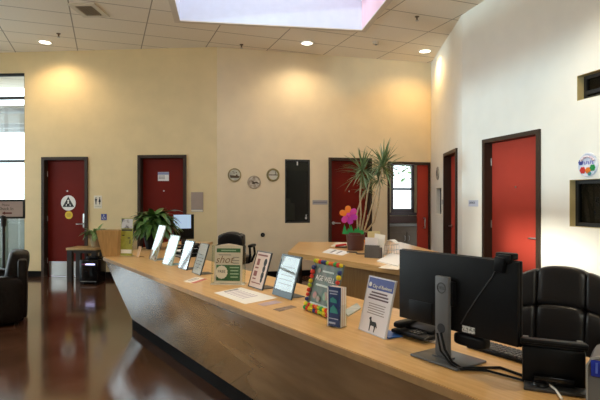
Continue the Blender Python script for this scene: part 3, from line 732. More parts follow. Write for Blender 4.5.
# island desk behind the counter
A_ = gp(288, 251.8); B_ = gp(299, 242); D_ = Vector((1.56, 4.02, TOP)); C_ = Vector((1.60, 8.03, TOP)); E_ = Vector((2.02, 4.55, TOP))
isl = thing('island_desk', 'maple desk behind the counter carrying the potted dracaena', 'desk', (A_.x, A_.y, 0), CA)
def li(p): q = Vector((p.x-A_.x, p.y-A_.y)); return (q.dot(TV), q.dot(NV))
mb = MB(); mb.prism([li(A_), li(D_), li(E_), li(C_), li(B_)], TOP-.062, TOP); mb.build('desktop', MAPLE, isl, smooth=0)
Ld = li(D_)[0]
mb = MB(); mb.prism([(.78, .10), (Ld-.08, .10), (Ld-.1, .62), (.78, .62)], .08, TOP-.062); mb.build('base', mat('brown_desk_panel', (.27, .145, .05), .4, scale=4, stretch=(10, 10, 1), col2=(.34, .19, .07)), isl, smooth=0)
mb = MB(); mb.prism([(.82, .15), (Ld-.1, .15), (Ld-.12, .58), (.82, .58)], 0, .08); mb.build('plinth', BASEB, isl, smooth=0)
mb = MB(); mb.box((li(C_)[0]+.25, li(C_)[1]-.3, (TOP-.062)/2), (.06, .06, TOP-.062)); mb.box((.0+li(B_)[0]+.3, li(B_)[1]-.2, (TOP-.062)/2), (.06, .06, TOP-.062)); mb.build('legs', FRAME, isl, smooth=0)

# ------------------------------------------------------------------ things on the counter
def on_top(px, py, dz=0.0): p = gp(px, py); p.z = TOP+dz; return p
def mid(a, b): return (a+b)/2
def lean_frame(label, bl, br, h, lean, w=None, fr=DGREY, fw=.008, paper=WHITE, name='sign_frame', group=None, bottom=0.0, th=.010, cover=True):
    a = on_top(*bl); b = on_top(*br); W = w or (b-a).length; c = mid(a, b)
    rz = math.atan2(b.y-a.y, b.x-a.x)
    t = thing(name, label, 'sign', c, rz, group)
    M = T(0, 0, .001) @ RX(-lean)
    mb = MB(M)
    bot = max(fw, bottom)
    mb.box((-W/2+fw/2, 0, h/2), (fw, th, h)); mb.box((W/2-fw/2, 0, h/2), (fw, th, h)); mb.box((0, 0, bot/2), (W-2*fw, th, bot)); mb.box((0, 0, h-fw/2), (W-2*fw, th, fw))
    mb.box((0, th*.55, h/2), (W, .003, h)); mb.build('frame', fr, t, smooth=0)
    mb = MB(M); mb.box((0, -.0005, (h+bot-fw)/2), (W-2*fw, .002, h-bot-fw)); mb.build('print', paper, t, smooth=0)
    if cover: mb = MB(M); mb.box((0, -th*.42, (h+bot-fw)/2), (W-2*fw-.001, .0015, h-bot-fw-.001)); mb.build('cover', COVER, t, smooth=0)
    mb = MB(); d = h*math.sin(lean)
    mb.board([(-W*.3, .006, .0), (W*.3, .006, .0), (W*.3, d+.055, .0), (-W*.3, d+.055, .0)], (0, 0, .004))
    mb.build('easel_foot', fr, t, smooth=0)
    t['M'] = 0; del t['M']
    return t, M, W, h
def bars(name, parent, M, m, rows, y=-.0022):
    mb = MB(M)
    for x, z, w, hh in rows: mb.box((x, y, z), (w, .0008, hh))
    return mb.build(name, m, parent, smooth=0)
G = 'leaning notices along the counter'
LN = math.radians(17)
PHOTOB = mat('photo_print', (.55, .50, .46), .5, scale=14, col2=(.30, .12, .06), contrast=(.45, .6))
t, M, W, h = lean_frame('tall leaning glossy notice with photo at its foot, nearest the plant', (148.5, 258.5), (156.3, 261.6), .40, LN, w=.27, fr=mat('pale_acrylic_edge', (.45, .5, .5), .2, var=.03), fw=.004, group=G)
bars('photo', t, M, PHOTOB, [(0, .075, .25, .13)])
t, M, W, h = lean_frame('leaning notice in pale green acrylic, second from the plant', (162.3, 263.8), (172, 266.2), .315, LN, w=.23, fr=mat('green_acrylic_edge', (.35, .48, .44), .15, var=.03), fw=.005, paper=mat('pale_green_paper', (.62, .70, .68), .5, scale=5, col2=(.8, .82, .8)), group=G)
bars('printed_lines', t, M, GINK, [(0, .05, .17, .006), (0, .065, .12, .006)])
t, M, W, h = lean_frame('bluish leaning notice with thin black edge, third from the plant', (178, 268), (187, 270.6), .285, LN, w=.215, fw=.005, paper=mat('lilac_paper', (.55, .58, .72), .5, scale=8, col2=(.66, .68, .78)), group=G)
bars('printed_lines', t, M, GINK, [(0, .05+k*.022, .15, .006) for k in range(4)])
t, M, W, h = lean_frame('pale leaning notice with black base left of the green flyer stand', (191.8, 272.5), (200.8, 275.8), .285, LN, w=.215, fw=.004, paper=mat('pale_lilac_paper', (.74, .73, .78), .5, var=.03), group=G)
bars('printed_lines', t, M, GINK, [(0, .06+k*.03, .14, .005) for k in range(5)])
t, M, W, h = lean_frame('dark-edged leaning notice with pink print, right of the green flyer stand', (248.2, 286.3), (262.6, 290.8), .285, LN, w=.225, fw=.007, fr=mat('dark_brown_edge', (.03, .022, .02), .3, var=.05), paper=PINKP, group=G, cover=False)
bars('printed_lines', t, M, mat('maroon_ink', (.30, .10, .09), .6, var=.05), [(-.01, .255, .15, .012), (-.055, .11, .05, .04), (-.05, .20, .04, .05), (-.01, .04, .14, .008), (-.055, .155, .05, .012), (-.055, .07, .05, .01)])
mb = MB(M)
for z, r in ((.205, .030), (.155, .026), (.105, .028), (.07, .02)): mb.lathe([(0, 0), (r, 0), (r, .0008), (0, .0008)], c=(.055, -.0015, z), M=RX(PI/2) @ Matrix.Diagonal((.75, 1, 1, 1)), seg=18)
mb.build('printed_pictures', INK, t, smooth=0)
t, M, W, h = lean_frame('tall leaning notice in slate-blue frame reflecting a window', (272.5, 294.2), (291.2, 300.3), .295, LN, w=.26, fr=SLATE, fw=.013, bottom=.045, paper=mat('cool_paper', (.62, .68, .74), .5, var=.04), group=G)
bars('printed_lines', t, M, GINK, [(0, .09+k*.03, .16, .006) for k in range(5)], y=-.003)

# acrylic flyer stand (frontal)
c = on_top(228, 284.3)
t = thing('flyer_stand', 'clear acrylic stand with cream and green flyer headed shot', 'sign', c, math.radians(-6))
W, h = .225, .295; M = T(0, 0, .008) @ RX(-math.radians(6))
mb = MB(M); mb.box((0, 0, h/2), (W, .010, h), bev=.001, seg=1); mb.prism([(-W/2, h), (W/2, h), (W*.25, h+.012), (0, h+.020), (-W*.25, h+.012)], -.003, .003, 'y'); mb.build('flyer', mat('cream_pink_paper', (.78, .66, .55), .55, var=.02), t, smooth=0)
mb = MB(M); mb.box((0, -.008, h/2), (W+.05, .003, h+.01)); mb.box((0, .008, h/2), (W+.05, .003, h+.01)); mb.box((-W/2-.022, 0, h/2), (.005, .018, h+.01)); mb.box((W/2+.022, 0, h/2), (.005, .018, h+.01)); mb.build('holder', ACRYL, t, smooth=0)
mb = MB(); mb.box((0, .02, .003), (W+.05, .11, .006)); mb.build('foot', mat('frosted_acrylic', (.62, .58, .52), .15, var=.03), t, smooth=0)
mb = MB(M); mb.box((0, -.0055, h-.035), (W*.86, .001, .032)); mb.box((0, -.0055, .082), (W*.86, .001, .125)); mb.build('green_panels', GREEN, t, smooth=0)
mb = MB(M)
pts = [(-.053+(.046+.004*(k % 2))*math.cos(k*PI/14), .087+(.050+.004*(k % 2))*math.sin(k*PI/14)) for k in range(28)]
mb.prism(pts, -.0062, -.0072, 'y'); mb.build('badge', OFFW, t, smooth=0)
text('lettering', 'shot', .082, mat('brown_script_ink', (.24, .13, .08), .6, var=.03), t, M @ T(-.035, -.0063, .185), shear=.35)
text('badge_lettering', 'FREE', .03, INK, t, M @ T(-.053, -.0078, .092))
bars('printed_lines', t, M, mat('pale_green_ink', (.40, .55, .38), .6, var=.02), [(.05, .125, .075, .009), (.05, .10, .065, .009), (.05, .075, .07, .009), (.05, .05, .06, .009), (0, .26, .12, .008)], y=-.0064)
bars('headline', t, M, GINK, [(-.03, .224, .10, .006), (.062, .205, .05, .006), (.06, .18, .055, .006), (.06, .16, .05, .006)], y=-.0058)

# pompom bordered poster
t, M, W, h = lean_frame('poster with rainbow pompom border lettered AGE WELL', (304.3, 309), (333.5, 320.0), .31, math.radians(15), w=.30, fr=mat('poster_board', (.12, .16, .14), .5, var=.05), fw=.02, paper=mat('green_grey_poster', (.06, .13, .095), .5, scale=16, col2=(.22, .22, .19)), name='pompom_poster', cover=False)
text('lettering', 'AGE WELL', .044, WHITE, t, M @ T(0, -.007, .205), sx=1.0)
bars('printed_lines', t, M, mat('pale_mint_ink', (.62, .70, .66), .6, var=.03), [(0, .165, .17, .012), (0, .05, .22, .014), (.02, .25, .12, .010)], y=-.0065)
DOT = mat('mixed_print', (.45, .18, .16), .5, scale=30, col2=(.15, .40, .22))
for x, z, r in ((-.07, .10, .022), (-.03, .085, .02), (.04, .11, .026), (.08, .09, .018), (-.08, .25, .016), (.085, .16, .018)):
    mb = MB(M); mb.lathe([(0, 0), (r, 0), (r, .001), (0, .001)], c=(x, -.0062, z), M=RX(PI/2), seg=14); mb.build('painted_flower_or_dot', DOT, t, smooth=0)  # plain round dots printed on the poster
pc = [mat('pompom_lime', (.50, .62, .03), .8, bump=.8, scale=120), mat('pompom_red', (.70, .05, .03), .8, bump=.8, scale=120), mat('pompom_navy', (.03, .05, .20), .8, bump=.8, scale=120), mat('pompom_yellow', (.80, .62, .03), .8, bump=.8, scale=120), mat('pompom_green', (.05, .40, .10), .8, bump=.8, scale=120), mat('pompom_orange', (.85, .20, .04), .8, bump=.8, scale=120)]
spots = []
nx, nz = 11, 10
for k in range(nx): spots += [(-W/2+.01+(W-.02)*k/(nx-1), h-.008), (-W/2+.01+(W-.02)*k/(nx-1), .014)]
for k in range(nz-1): spots += [(-W/2+.008, .014+(h-.03)*(k+.8)/nz), (W/2-.008, .014+(h-.03)*(k+.8)/nz)]
for k in range(nx-1): spots.append((-W/2+.022+(W-.02)*k/(nx-1), .036))
random.seed(11)
pm = {}
for i, (x, z) in enumerate(spots):
    m = pc[(0, 1, 2, 3, 1, 4, 5, 0, 2, 1, 3)[(i*5+i//7) % 11]]; mb = MB(M @ T(x, -.012, z)); r = random.uniform(.0115, .0155)
    mb.puff((0, 0, 0), (2*r, 2*r, 2*r), p=2.0, n=3); mb.build('pompom', m, t)

# brochure box
a = on_top(327, 326); b = on_top(339.5, 328.8); c = mid(a, b)
t = thing('brochure_holder', 'small upright box of navy brochures in front of the pompom poster', 'brochure holder', c, math.atan2(b.y-a.y, b.x-a.x))
W = .085; h = .205
mb = MB(); mb.box((0, .028, .003), (W+.008, .064, .006)); mb.box((0, .058, h/2-.01), (W+.008, .003, h-.02)); mb.box((-W/2-.003, .028, .06), (.003, .062, .12)); mb.box((W/2+.003, .028, .06), (.003, .062, .12)); mb.build('holder', ACRYL, t, smooth=0)
for k in range(6):
    mb = MB(T(0, .004+k*.0085, .006) @ RX(-.02)); mb.box((random.uniform(-.001, .001), .003, h/2-.003*(k % 2)), (W, .0065, h)); o = mb.build('brochure', BLUE2 if k == 0 else (WHITE if k % 2 else PINKP), t, smooth=0)
mb = MB(); mb.box((-W/2+.003, .004, h/2), (.006, .002, h)); mb.build('white_margin', WHITE, t, smooth=0)
mb = MB(T(0, -.0005, 0)); mb.prism([(-.026, .075), (.03, .075), (.022, .098), (.0, .118), (-.02, .1)], .002, .0035, 'y'); mb.prism([(-.02, .13), (.022, .128), (.02, .145), (-.005, .158), (-.022, .148)], .002, .0035, 'y'); mb.build('pictures', TEAL, t, smooth=0)
bars('printed_lines', t, Matrix.Identity(4), mat('pale_blue_ink', (.40, .45, .60), .6, var=.02), [(0, .19, .06, .008), (0, .176, .05, .006), (-.01, .022, .045, .01), (0, .045, .06, .005)], y=.0028)

# slanted sign with dog
t, M, W, h = lean_frame('white notice with blue header and black dog beside the monitor', (359, 329.3), (385.3, 339.8), .283, math.radians(14), w=.22, fr=mat('clear_edge', (.62, .60, .62), .15, var=.02), fw=.003, paper=mat('pale_pink_white', (.80, .74, .76), .5, var=.01), name='dog_notice', cover=False)
bars('header', t, M, BLUE, [(0, .247, .205, .058)])
text('lettering', 'City of Business', .024, WHITE, t, M @ T(.016, -.0045, .235))
mb = MB(M); mb.lathe([(0, 0), (.012, 0), (.012, .001), (0, .001)], c=(-.083, -.0045, .24), M=RX(PI/2), seg=16); mb.build('emblem', WHITE, t, smooth=0)
bars('headline', t, M, mat('dark_maroon_ink', (.12, .06, .08), .6, var=.02), [(0, .203, .13, .008), (0, .188, .155, .008), (0, .173, .165, .008)])
bars('printed_lines', t, M, mat('soft_grey_ink', (.35, .28, .26), .6, var=.02), [(0, .146-k*.012, .14-.012*(k % 2), .0045) for k in range(5)])
mb = MB(M)
body = [(-.030, .050), (-.022, .058), (.008, .056), (.016, .064), (.017, .076), (.024, .078), (.034, .070), (.034, .066), (.027, .062), (.024, .048), (.022, .030), (.022, .008), (.016, .008), (.015, .030), (.010, .036), (-.012, .036), (-.017, .028), (-.016, .008), (-.022, .008), (-.025, .028), (-.028, .040), (-.036, .030), (-.038, .034)]
mb.prism([(-x-.006, z+.004) for x, z in body], -.0022, -.0032, 'y'); mb.build('dog_silhouette', INK, t, smooth=0)
mb = MB(); mb.box((.035, .06, .006), (.16, .085, .006)); o = mb.build('blue_foot', mat('blue_acrylic', (.03, .12, .42), .3, var=.05), t, smooth=0)

# flat papers and cards
def sheet(name, label, cat, pts, m, z=.0, th=.0016, group=None, lines=None):
    q = [on_top(*p) for p in pts]; c = sum(q, Vector())/len(q)
    t = thing(name, label, cat, (c.x, c.y, TOP+z), 0, group)
    mb = MB(); mb.prism([(p.x-c.x, p.y-c.y) for p in q], 0, th); mb.build('sheet', m, t, smooth=0)
    if lines:
        A, B, C, D = [Vector((p.x-c.x, p.y-c.y)) for p in q]
        for nm, mm, rows in lines:
            mb = MB()
            for u0, u1, v0, v1 in rows:
                f = lambda u, v: A*(1-u)*(1-v)+B*u*(1-v)+C*u*v+D*(1-u)*v
                mb.prism([tuple(f(u0, v0)), tuple(f(u1, v0)), tuple(f(u1, v1)), tuple(f(u0, v1))], th, th+.0006)
            mb.build(nm, mm, t, smooth=0)
    return t
sheet('paper_sheet', 'white printed sheet lying flat before the green flyer stand', 'paper', [(214, 293), (241, 287.5), (277.5, 298), (245, 304.2)], WHITE, lines=[('printed_lines', mat('lilac_ink', (.45, .38, .48), .6, var=.03), [(.25, .75, .12+.09*k, .15+.09*k) for k in range(7)]), ('heading', INK, [(.3, .8, .05, .085)])])
sheet('flyer', 'small red and white flyer lying flat left of the green stand', 'flyer', [(183, 281.3), (197, 276.8), (207.5, 279.3), (194, 283.8)], OFFW, lines=[('red_band', mat('soft_red_print', (.55, .16, .12), .6, var=.05), [(0, 1, .72, 1)]), ('printed_lines', GINK, [(.2, .8, .2, .28), (.2, .8, .4, .46)])])
sheet('card', 'lilac-printed card on the counter edge, nearer the white sheet', 'card', [(257.5, 304.2), (276, 300.6), (282.5, 302.4), (264, 306.2)], mat('tan_lilac_card', (.52, .38, .34), .6, scale=25, col2=(.45, .36, .50)))
sheet('card', 'dark-printed card on the counter edge, nearer the pompom poster', 'card', [(273, 309.5), (291, 305.6), (297, 307.2), (279.5, 311.6)], mat('tan_dark_card', (.10, .07, .06), .6, scale=25, col2=(.42, .28, .18)))
sheet('paper_stack', 'grey leaflets lying behind the brochure box', 'paper', [(344, 312), (357, 304), (361, 309), (348, 317)], mat('greygreen_paper', (.35, .40, .38), .6, scale=20, col2=(.5, .5, .46)), th=.008)

# far end of the counter
a = on_top(104.8, 257.2); b = on_top(119.5, 255.2)
c = mid(a, b)
t = thing('wooden_bin', 'tapered wooden box standing on the far end of the counter', 'box', (-2.262, 6.05, TOP), math.radians(6))
w0, w1, hb = .165, .255, .31
mb = MB()
def ring(w, dd, z): return [(-w/2, -dd/2, z), (w/2, -dd/2, z), (w/2, dd/2, z), (-w/2, dd/2, z)]
mb.board([(-w0/2, -.08, 0), (w0/2, -.08, 0), (w1/2-.02, -.12, hb), (-w1/2-.02, -.12, hb)], (0, .015, 0)); mb.build('front_board', BOXWOOD, t, smooth=0)
mb = MB(); mb.board([(-w0/2, .08, 0), (w0/2, .08, 0), (w1/2-.02, .12, hb), (-w1/2-.02, .12, hb)], (0, -.015, 0)); mb.build('back_board', BOXWOOD, t, smooth=0)
for sx in (-1, 1):
    mb = MB(); mb.board([(sx*w0/2, -.065, 0), (sx*w0/2, .065, 0), (sx*w1/2-.02, .105, hb), (sx*w1/2-.02, -.105, hb)], (-sx*.012, 0, 0)); mb.build('side_board', BOXWOOD, t, smooth=0)
mb = MB(); mb.box((0, 0, .006), (w0-.02, .14, .012)); mb.build('bottom_board', BOXWOOD, t, smooth=0)
a = on_top(119.6, 255.3); b = on_top(133.0, 257.5); c = mid(a, b)
t = thing('leaflet_stand', 'acrylic stand with olive-green leaflet at the far end of counter', 'leaflet stand', c, math.radians(-12))
W = .165; h = .455; M = T(0, 0, .004) @ RX(-math.radians(4))
mb = MB(M); mb.box((0, 0, h/2), (W-.014, .006, h-.01)); mb.build('leaflet', OLIVE, t, smooth=0)
mb = MB(M); mb.box((-W/2, .004, h/2), (.004, .02, h)); mb.box((W/2, .004, h/2), (.004, .02, h)); mb.build('holder', ACRYL, t, smooth=0)
mb = MB(); mb.box((0, .03, .003), (W, .10, .006)); mb.build('foot', ACRYL, t, smooth=0)
bars('photo', t, M, mat('people_photo', (.62, .62, .66), .5, scale=11, col2=(.10, .09, .11), contrast=(.45, .55)), [(0, h-.07, W-.02, .115)], y=-.0035)
bars('title_band', t, M, INK, [(0, h-.147, W-.03, .018), (-.045, .245, .03, .012), (.03, .215, .035, .012), (.045, .17, .012, .05)], y=-.0037)
bars('white_band', t, M, WHITE, [(0, .055, W-.02, .045)], y=-.0035)
a = on_top(137.5, 257.2)
t = thing('card_stand', 'narrow pale card standing between leaflet stand and tall notice', 'sign', a, CA)
mb = MB(RX(-.25)); mb.box((0, 0, .065), (.10, .004, .13)); mb.build('card', mat('pale_orange_paper', (.72, .50, .32), .6, var=.04), t, smooth=0)
mb = MB(); mb.box((0, .03, .002), (.09, .08, .004)); mb.build('foot', ACRYL, t, smooth=0)

# bushy plant on the counter return
t = thing('leafy_houseplant', 'dark green bushy houseplant with strap leaves behind the leaning notices', 'plant', (-2.02, 6.95, TOP))
mb = MB(); mb.lathe([(0, 0), (.10, 0), (.14, .20), (.15, .22), (.14, .22), (.13, .20), (0, .20)], seg=30); mb.build('pot', BLACK, t)
mb = MB(); mb.lathe([(0, .21), (.13, .203), (.13, .195), (0, .195)], seg=24); mb.build('soil', SOIL, t)
random.seed(5)
mb = MB()
for k in range(150):
    a = random.uniform(0, 2*PI); el = random.uniform(-.05, 1.25); zz = random.uniform(.20, .38)
    if el < .35: zz += .06
    d = (math.cos(a)*math.cos(el), math.sin(a)*math.cos(el), math.sin(el))
    mb.leaf((d[0]*.05, d[1]*.05, zz), d, random.uniform(.27, .42), random.uniform(.07, .11), random.uniform(1.4, 2.7), 7, fold=.3, wmax=.45)
mb.build('leaves', LEAFD, t)
mb = MB()
for k in range(6):
    a = k*PI/3; mb.tube([(.02*math.cos(a), .02*math.sin(a), .21), (.04*math.cos(a), .04*math.sin(a), .48)], [.012, .008], 8)
mb.build('stems', LEAFD, t)

# screen on the counter return
def screen(label, loc, rz, W, H, face, lift=.11, lit=None):
    t = thing('computer_monitor', label, 'monitor', loc, rz)
    zc = lift+H/2
    mb = MB(); mb.box((0, 0, zc), (W, .022, H), bev=.004); mb.box((0, .022, zc), (W*.6, .03, H*.6), bev=.008); mb.build('housing', BLACK, t)
    mb = MB(); mb.box((0, -.0115, zc+.004), (W-.03, .002, H-.035)); s = mb.build('screen', face, t, smooth=0)
    if lit: 
        mb = MB(); mb.box((lit[0], -.013, zc+lit[1]), (lit[2], .001, lit[3])); o = mb.build('window_on_screen', lit[4], s, smooth=0)
    mb = MB(); mb.box((0, .05, lift*.8+.02), (.05, .025, lift*1.6), bev=.004); mb.build('stand', DGREY, t)
    mb = MB(); mb.box((0, .04, .006), (.24, .17, .012), bev=.004); mb.build('base', DGREY, t)
    return t
SCRB = mat('pale_blue_screen', (.42, .58, .80), .3, emit=.55)
screen('computer monitor with pale blue screen behind the leaning notices', (-1.70, 7.36, TOP), math.radians(22), .30, .36, GLOSSB, .10, (-.02, .075, .25, .20, SCRB))
t = thing('desk_phone', 'black desk telephone on the far counter behind the notices', 'telephone', (-1.52, 7.0, TOP), math.radians(-10))
mb = MB(RX(.15)); mb.box((0, 0, .035), (.20, .20, .04), bev=.01); mb.build('body', BLACK, t)
mb = MB(); mb.puff((-.06, 0, .075), (.05, .20, .035), p=4); mb.build('handset', BLACK, t)
mb = MB(RX(.15))
for i in range(3):
    for j in range(4): mb.box((.03+i*.025-.01, -.06+j*.03, .057), (.018, .02, .006))
mb.build('keys', MGREY, t, smooth=0)
t = thing('paper_tray', 'black letter tray with papers behind the pale leaning notice', 'tray', (-1.32, 6.02, TOP), CA)
for k in range(2):
    mb = MB(); mb.box((0, 0, .004+k*.055), (.26, .32, .006)); mb.box((-.13, 0, .022+k*.055), (.005, .32, .04)); mb.box((.13, 0, .022+k*.055), (.005, .32, .04)); mb.box((0, .16, .022+k*.055), (.26, .005, .04)); mb.build('tier', BLACK, t, smooth=0)
    mb = MB(); mb.box((0, 0, .014+k*.055), (.22, .29, .012)); mb.build('papers', WHITE, t, smooth=0)

# ------------------------------------------------------------------ main monitor seen from behind
pm_ = Vector((.653, 2.122)); mz0, mz1 = .902, 1.222; mW = .604
t = thing('computer_monitor', 'large black monitor seen from behind on the near counter', 'monitor', (pm_.x, pm_.y, TOP), CA)
lz = lambda z: z-TOP
H = mz1-mz0; zc = lz((mz0+mz1)/2)
mb = MB(); mb.box((0, .0, zc), (mW, .016, H), bev=.004); mb.box((0, -.014, zc), (mW*.992, .018, H*.985), bev=.003); mb.build('housing', BLACK, t)
mb = MB(); mb.box((0, .0085, zc+.004), (mW-.02, .002, H-.03)); mb.build('screen', GLOSSB, t, smooth=0)
mb = MB(); mb.box((-.02, -.052, lz(1.128)/2+.01), (.068, .022, lz(1.128)-.014), bev=.004); mb.build('stand_column', MGREY, t)
mb = MB(); mb.box((-.02, -.032, lz(1.06)), (.09, .03, .10), bev=.004); mb.build('mount_plate', BLACK, t)
mb = MB(); mb.box((-.015, -.03, .006), (.245, .19, .010), bev=.004); mb.box((-.02, -.05, .014), (.085, .04, .008)); o = mb.build('base', mat('silver_grey_plastic', (.10, .10, .105), .3, var=.03), t)
mb = MB(); cx, czz = -.02, lz(1.128)-.045
mb.tube([(cx+.021*math.cos(k*PI/16), -.0638, czz+.021*math.sin(k*PI/16)) for k in range(33)], .0022, 6); lg = mb.build('logo_ring', DGREY, t)
text('logo_lettering', 'DELL', .0175, DGREY, t, T(cx, -.0636, czz))
mb = MB(); mb.cyl((-.02, -.0635, .135), (-.02, -.0650, .135), .020, seg=24); mb.build('cable_hole', INK, t)
mb = MB(); mb.box((.085, -.0242, lz(.925)), (.060, .002, .026)); o = mb.build('sticker', mat('sticker_white', (.62, .62, .60), .5, scale=120, col2=(.08, .08, .08), contrast=(.5, .6)), t, smooth=0); o['label'] = 'small printed white sticker'
mb = MB(); mb.box((-.17, -.024, lz(.955)), (.13, .004, .085), bev=.001); mb.build('port_cover', BLACK, t)
mb = MB(); mb.puff((.075, .01, .095), (.15, .06, .05), p=5); mb.build('sound_bar', BLACK, t)
# webcam with its cord
t = thing('webcam', 'black webcam clipped on top of the near monitor', 'webcam', (pm_.x+TV.x*.235, pm_.y+TV.y*.235, mz1), CA)
mb = MB(); mb.box((0.005, .0, .014), (.075, .04, .026), bev=.006); mb.build('body', BLACK, t)
mb = MB(); mb.cyl((0, .023, .012), (0, .032, .012), .012, seg=18); mb.build('lens', GLOSSB, t)
mb = MB(); mb.box((-.004, -.032, -.018), (.042, .018, .058), bev=.004, M=RY(.12)); mb.box((.012, -.026, .006), (.05, .014, .03), bev=.003); mb.build('clip', BLACK, t)
mb = MB(); mb.tube([(-.015, -.028, -.02), (-.04, -.028, -.07), (-.10, -.028, -.15), (-.155, -.027, -.23), (-.185, -.027, -.28)], .0022, 6); mb.build('cord', DGREY, t)
# cables
def wpt(x, y, z): q = pm_ + TV*x + NV*y; return Vector((q.x, q.y, TOP+z))
mb = MB(); p1 = on_top(500, 369); p2 = on_top(532, 380.5)
mb.tube([wpt(-.01, -.078, .12), wpt(.02, -.09, .06), wpt(.06, -.095, .022), wpt(.10, -.09, .007), Vector((p1.x, p1.y, TOP+.006)), Vector((p2.x, p2.y, TOP+.006))], .0055, 8)
tag(mb.build('cable', BLACK), 'black cable curving from the monitor stand toward the scanner', 'cable')
mb = MB(); p1 = on_top(487, 372); p2 = on_top(533, 384.5)
mb.tube([wpt(-.03, -.077, .115), wpt(.0, -.092, .05), wpt(.06, -.104, .015), wpt(.10, -.11, .007), Vector((p1.x, p1.y, TOP+.006)), Vector((p2.x, p2.y, TOP+.006))], .0048, 8)
tag(mb.build('cable', BLACK), 'thinner black cable lying nearest the counter edge by the stand', 'cable')
mb = MB(); pts = [on_top(x, y) for x, y in ((421, 343), (430, 341.5), (436, 344), (430, 347), (424, 346), (429, 343.5))]
mb.tube([Vector((p.x, p.y, TOP+.012+.004*i)) for i, p in enumerate(pts)], .0025, 6)
tag(mb.build('cable', DGREY), 'thin looped cable on the papers left of the monitor stand', 'cable')
mb = MB(); pts = [on_top(x, y) for x, y in ((540, 388), (548, 389), (556, 394), (562, 402))]
mb.tube([Vector((p.x, p.y, TOP+.022-.004*i)) for i, p in enumerate(pts)], .004, 8)
tag(mb.build('cable', WHITE), 'white cable end beside the scanner at the counter front', 'cable')
# keyboard
a = on_top(478, 349); b = on_top(531, 364.5); c = mid(a, b)
t = thing('keyboard', 'black keyboard lying right of the near monitor', 'keyboard', (c.x, c.y, TOP), math.atan2(b.y-a.y, b.x-a.x)+.0)
kw = .34; kd = .115
mb = MB(); mb.box((0, .03, .009), (kw, kd, .016), bev=.004); mb.build('case', BLACK, t)
KEY = mat('key_grey', (.085, .085, .09), .45, var=.08)
for r in range(5):
    mb = MB()
    for k in range(15): mb.box((-kw/2+.018+k*(kw-.036)/14, -.012+r*.021, .020), (.0175, .016, .007), bev=.002, seg=1)
    mb.build('key_row', KEY, t)
# papers and phone left of stand
sheet('paper_stack', 'white papers under the black telephone left of the monitor stand', 'paper', [(395, 331), (420, 318), (449, 334), (436, 344)], WHITE, th=.008)
a = on_top(404, 333); 
t = thing('desk_phone', 'black telephone lying under the left edge of the near monitor', 'telephone', (.585, 2.47, TOP+.009), CA)
mb = MB(); mb.box((0, 0, .012), (.22, .17, .018), bev=.006); mb.box((0, .03, .032), (.18, .09, .03), bev=.01, M=RX(.2)); mb.build('body', BLACK, t)
mb = MB(); mb.puff((-.075, .0, .045), (.045, .18, .034), p=4); mb.build('handset', BLACK, t)
mb = MB()
for i in range(3):
    for j in range(3): mb.box((.0+i*.025, -.06+j*.024, .024), (.017, .016, .008))
mb.build('keys', DGREY, t, smooth=0)

# document scanner
sc = on_top(556, 391.5)
t = thing('document_scanner', 'black document scanner at the right end of the counter', 'scanner', (sc.x+.022, sc.y+.065, TOP), math.radians(-24))
mb = MB(); mb.box((0, .03, .068), (.205, .11, .136), bev=.008); mb.build('body', BLACK, t)
mb = MB(T(0, -.02, .155) @ RX(math.radians(-4))); mb.box((0, 0, 0), (.215, .07, .018), bev=.005); mb.box((0, -.034, .007), (.215, .010, .014), bev=.003); mb.build('lid', BLACK, t)
for q in (-.09, .09):
    mb = MB(T(0, .04, .12)); mb.box((q, -.01, .01), (.02, .06, .05)); mb.build('hinge', DGREY, t)
mb = MB(); mb.box((0, -.04, .028), (.13, .035, .03), bev=.004); mb.build('front_slot', GLOSSB, t)
mb = MB(); mb.box((.005, -.065, .007), (.205, .07, .012), bev=.003); mb.build('output_tray', DGREY, t)
t = thing('computer_mouse', 'black computer mouse in front of the scanner', 'mouse', on_top(541, 386.5), math.radians(-30))
mb = MB(); mb.puff((0, 0, .014), (.062, .10, .030), p=2.6, n=8); mb.build('body', GLOSSB, t)
mb = MB(); mb.cyl((-.004, .022, .026), (.004, .022, .026), .008, seg=12); mb.build('wheel', DGREY, t)
# grey device with blue panel
gd = Vector((1.006, 1.570))
t = thing('label_printer', 'grey rounded label printer with blue lid at right edge', 'printer', (gd.x, gd.y, TOP), math.radians(-35))
GREYB = mat('warm_grey_plastic', (.14, .14, .14), .45, var=.05)
mb = MB(); mb.prism([(-.09, 0), (.09, 0), (.09, .165), (.08, .185), (-.055, .192), (-.078, .182), (-.09, .16)], -.08, .10, 'y'); mb.build('body', GREYB, t, smooth=20)
mb = MB(); mb.prism([(-.093, .0), (-.088, .0), (-.088, .159), (-.077, .179), (-.055, .188), (.08, .181), (.08, .187), (-.056, .195), (-.080, .185), (-.093, .162)], -.084, -.078, 'y'); mb.build('pale_edge', mat('pale_grey_edge', (.30, .30, .30), .4, var=.03), t, smooth=20)
mb = MB(); mb.box((.003, -.083, .155), (.166, .008, .050), bev=.003); o = mb.build('blue_panel', mat('blue_translucent', (.025, .045, .38), .2, var=.1), t); o['label'] = 'blue lid panel'
mb = MB()
for k in range(7): mb.box((-.064+k*.019, -.088, .158), (.006, .004, .032))
mb.build('ribs', mat('blue_light', (.10, .16, .60), .25, var=.05), t, smooth=0)
mb = MB(); mb.box((.01, -.0815, .13), (.17, .004, .004)); mb.build('seam', INK, t, smooth=0)

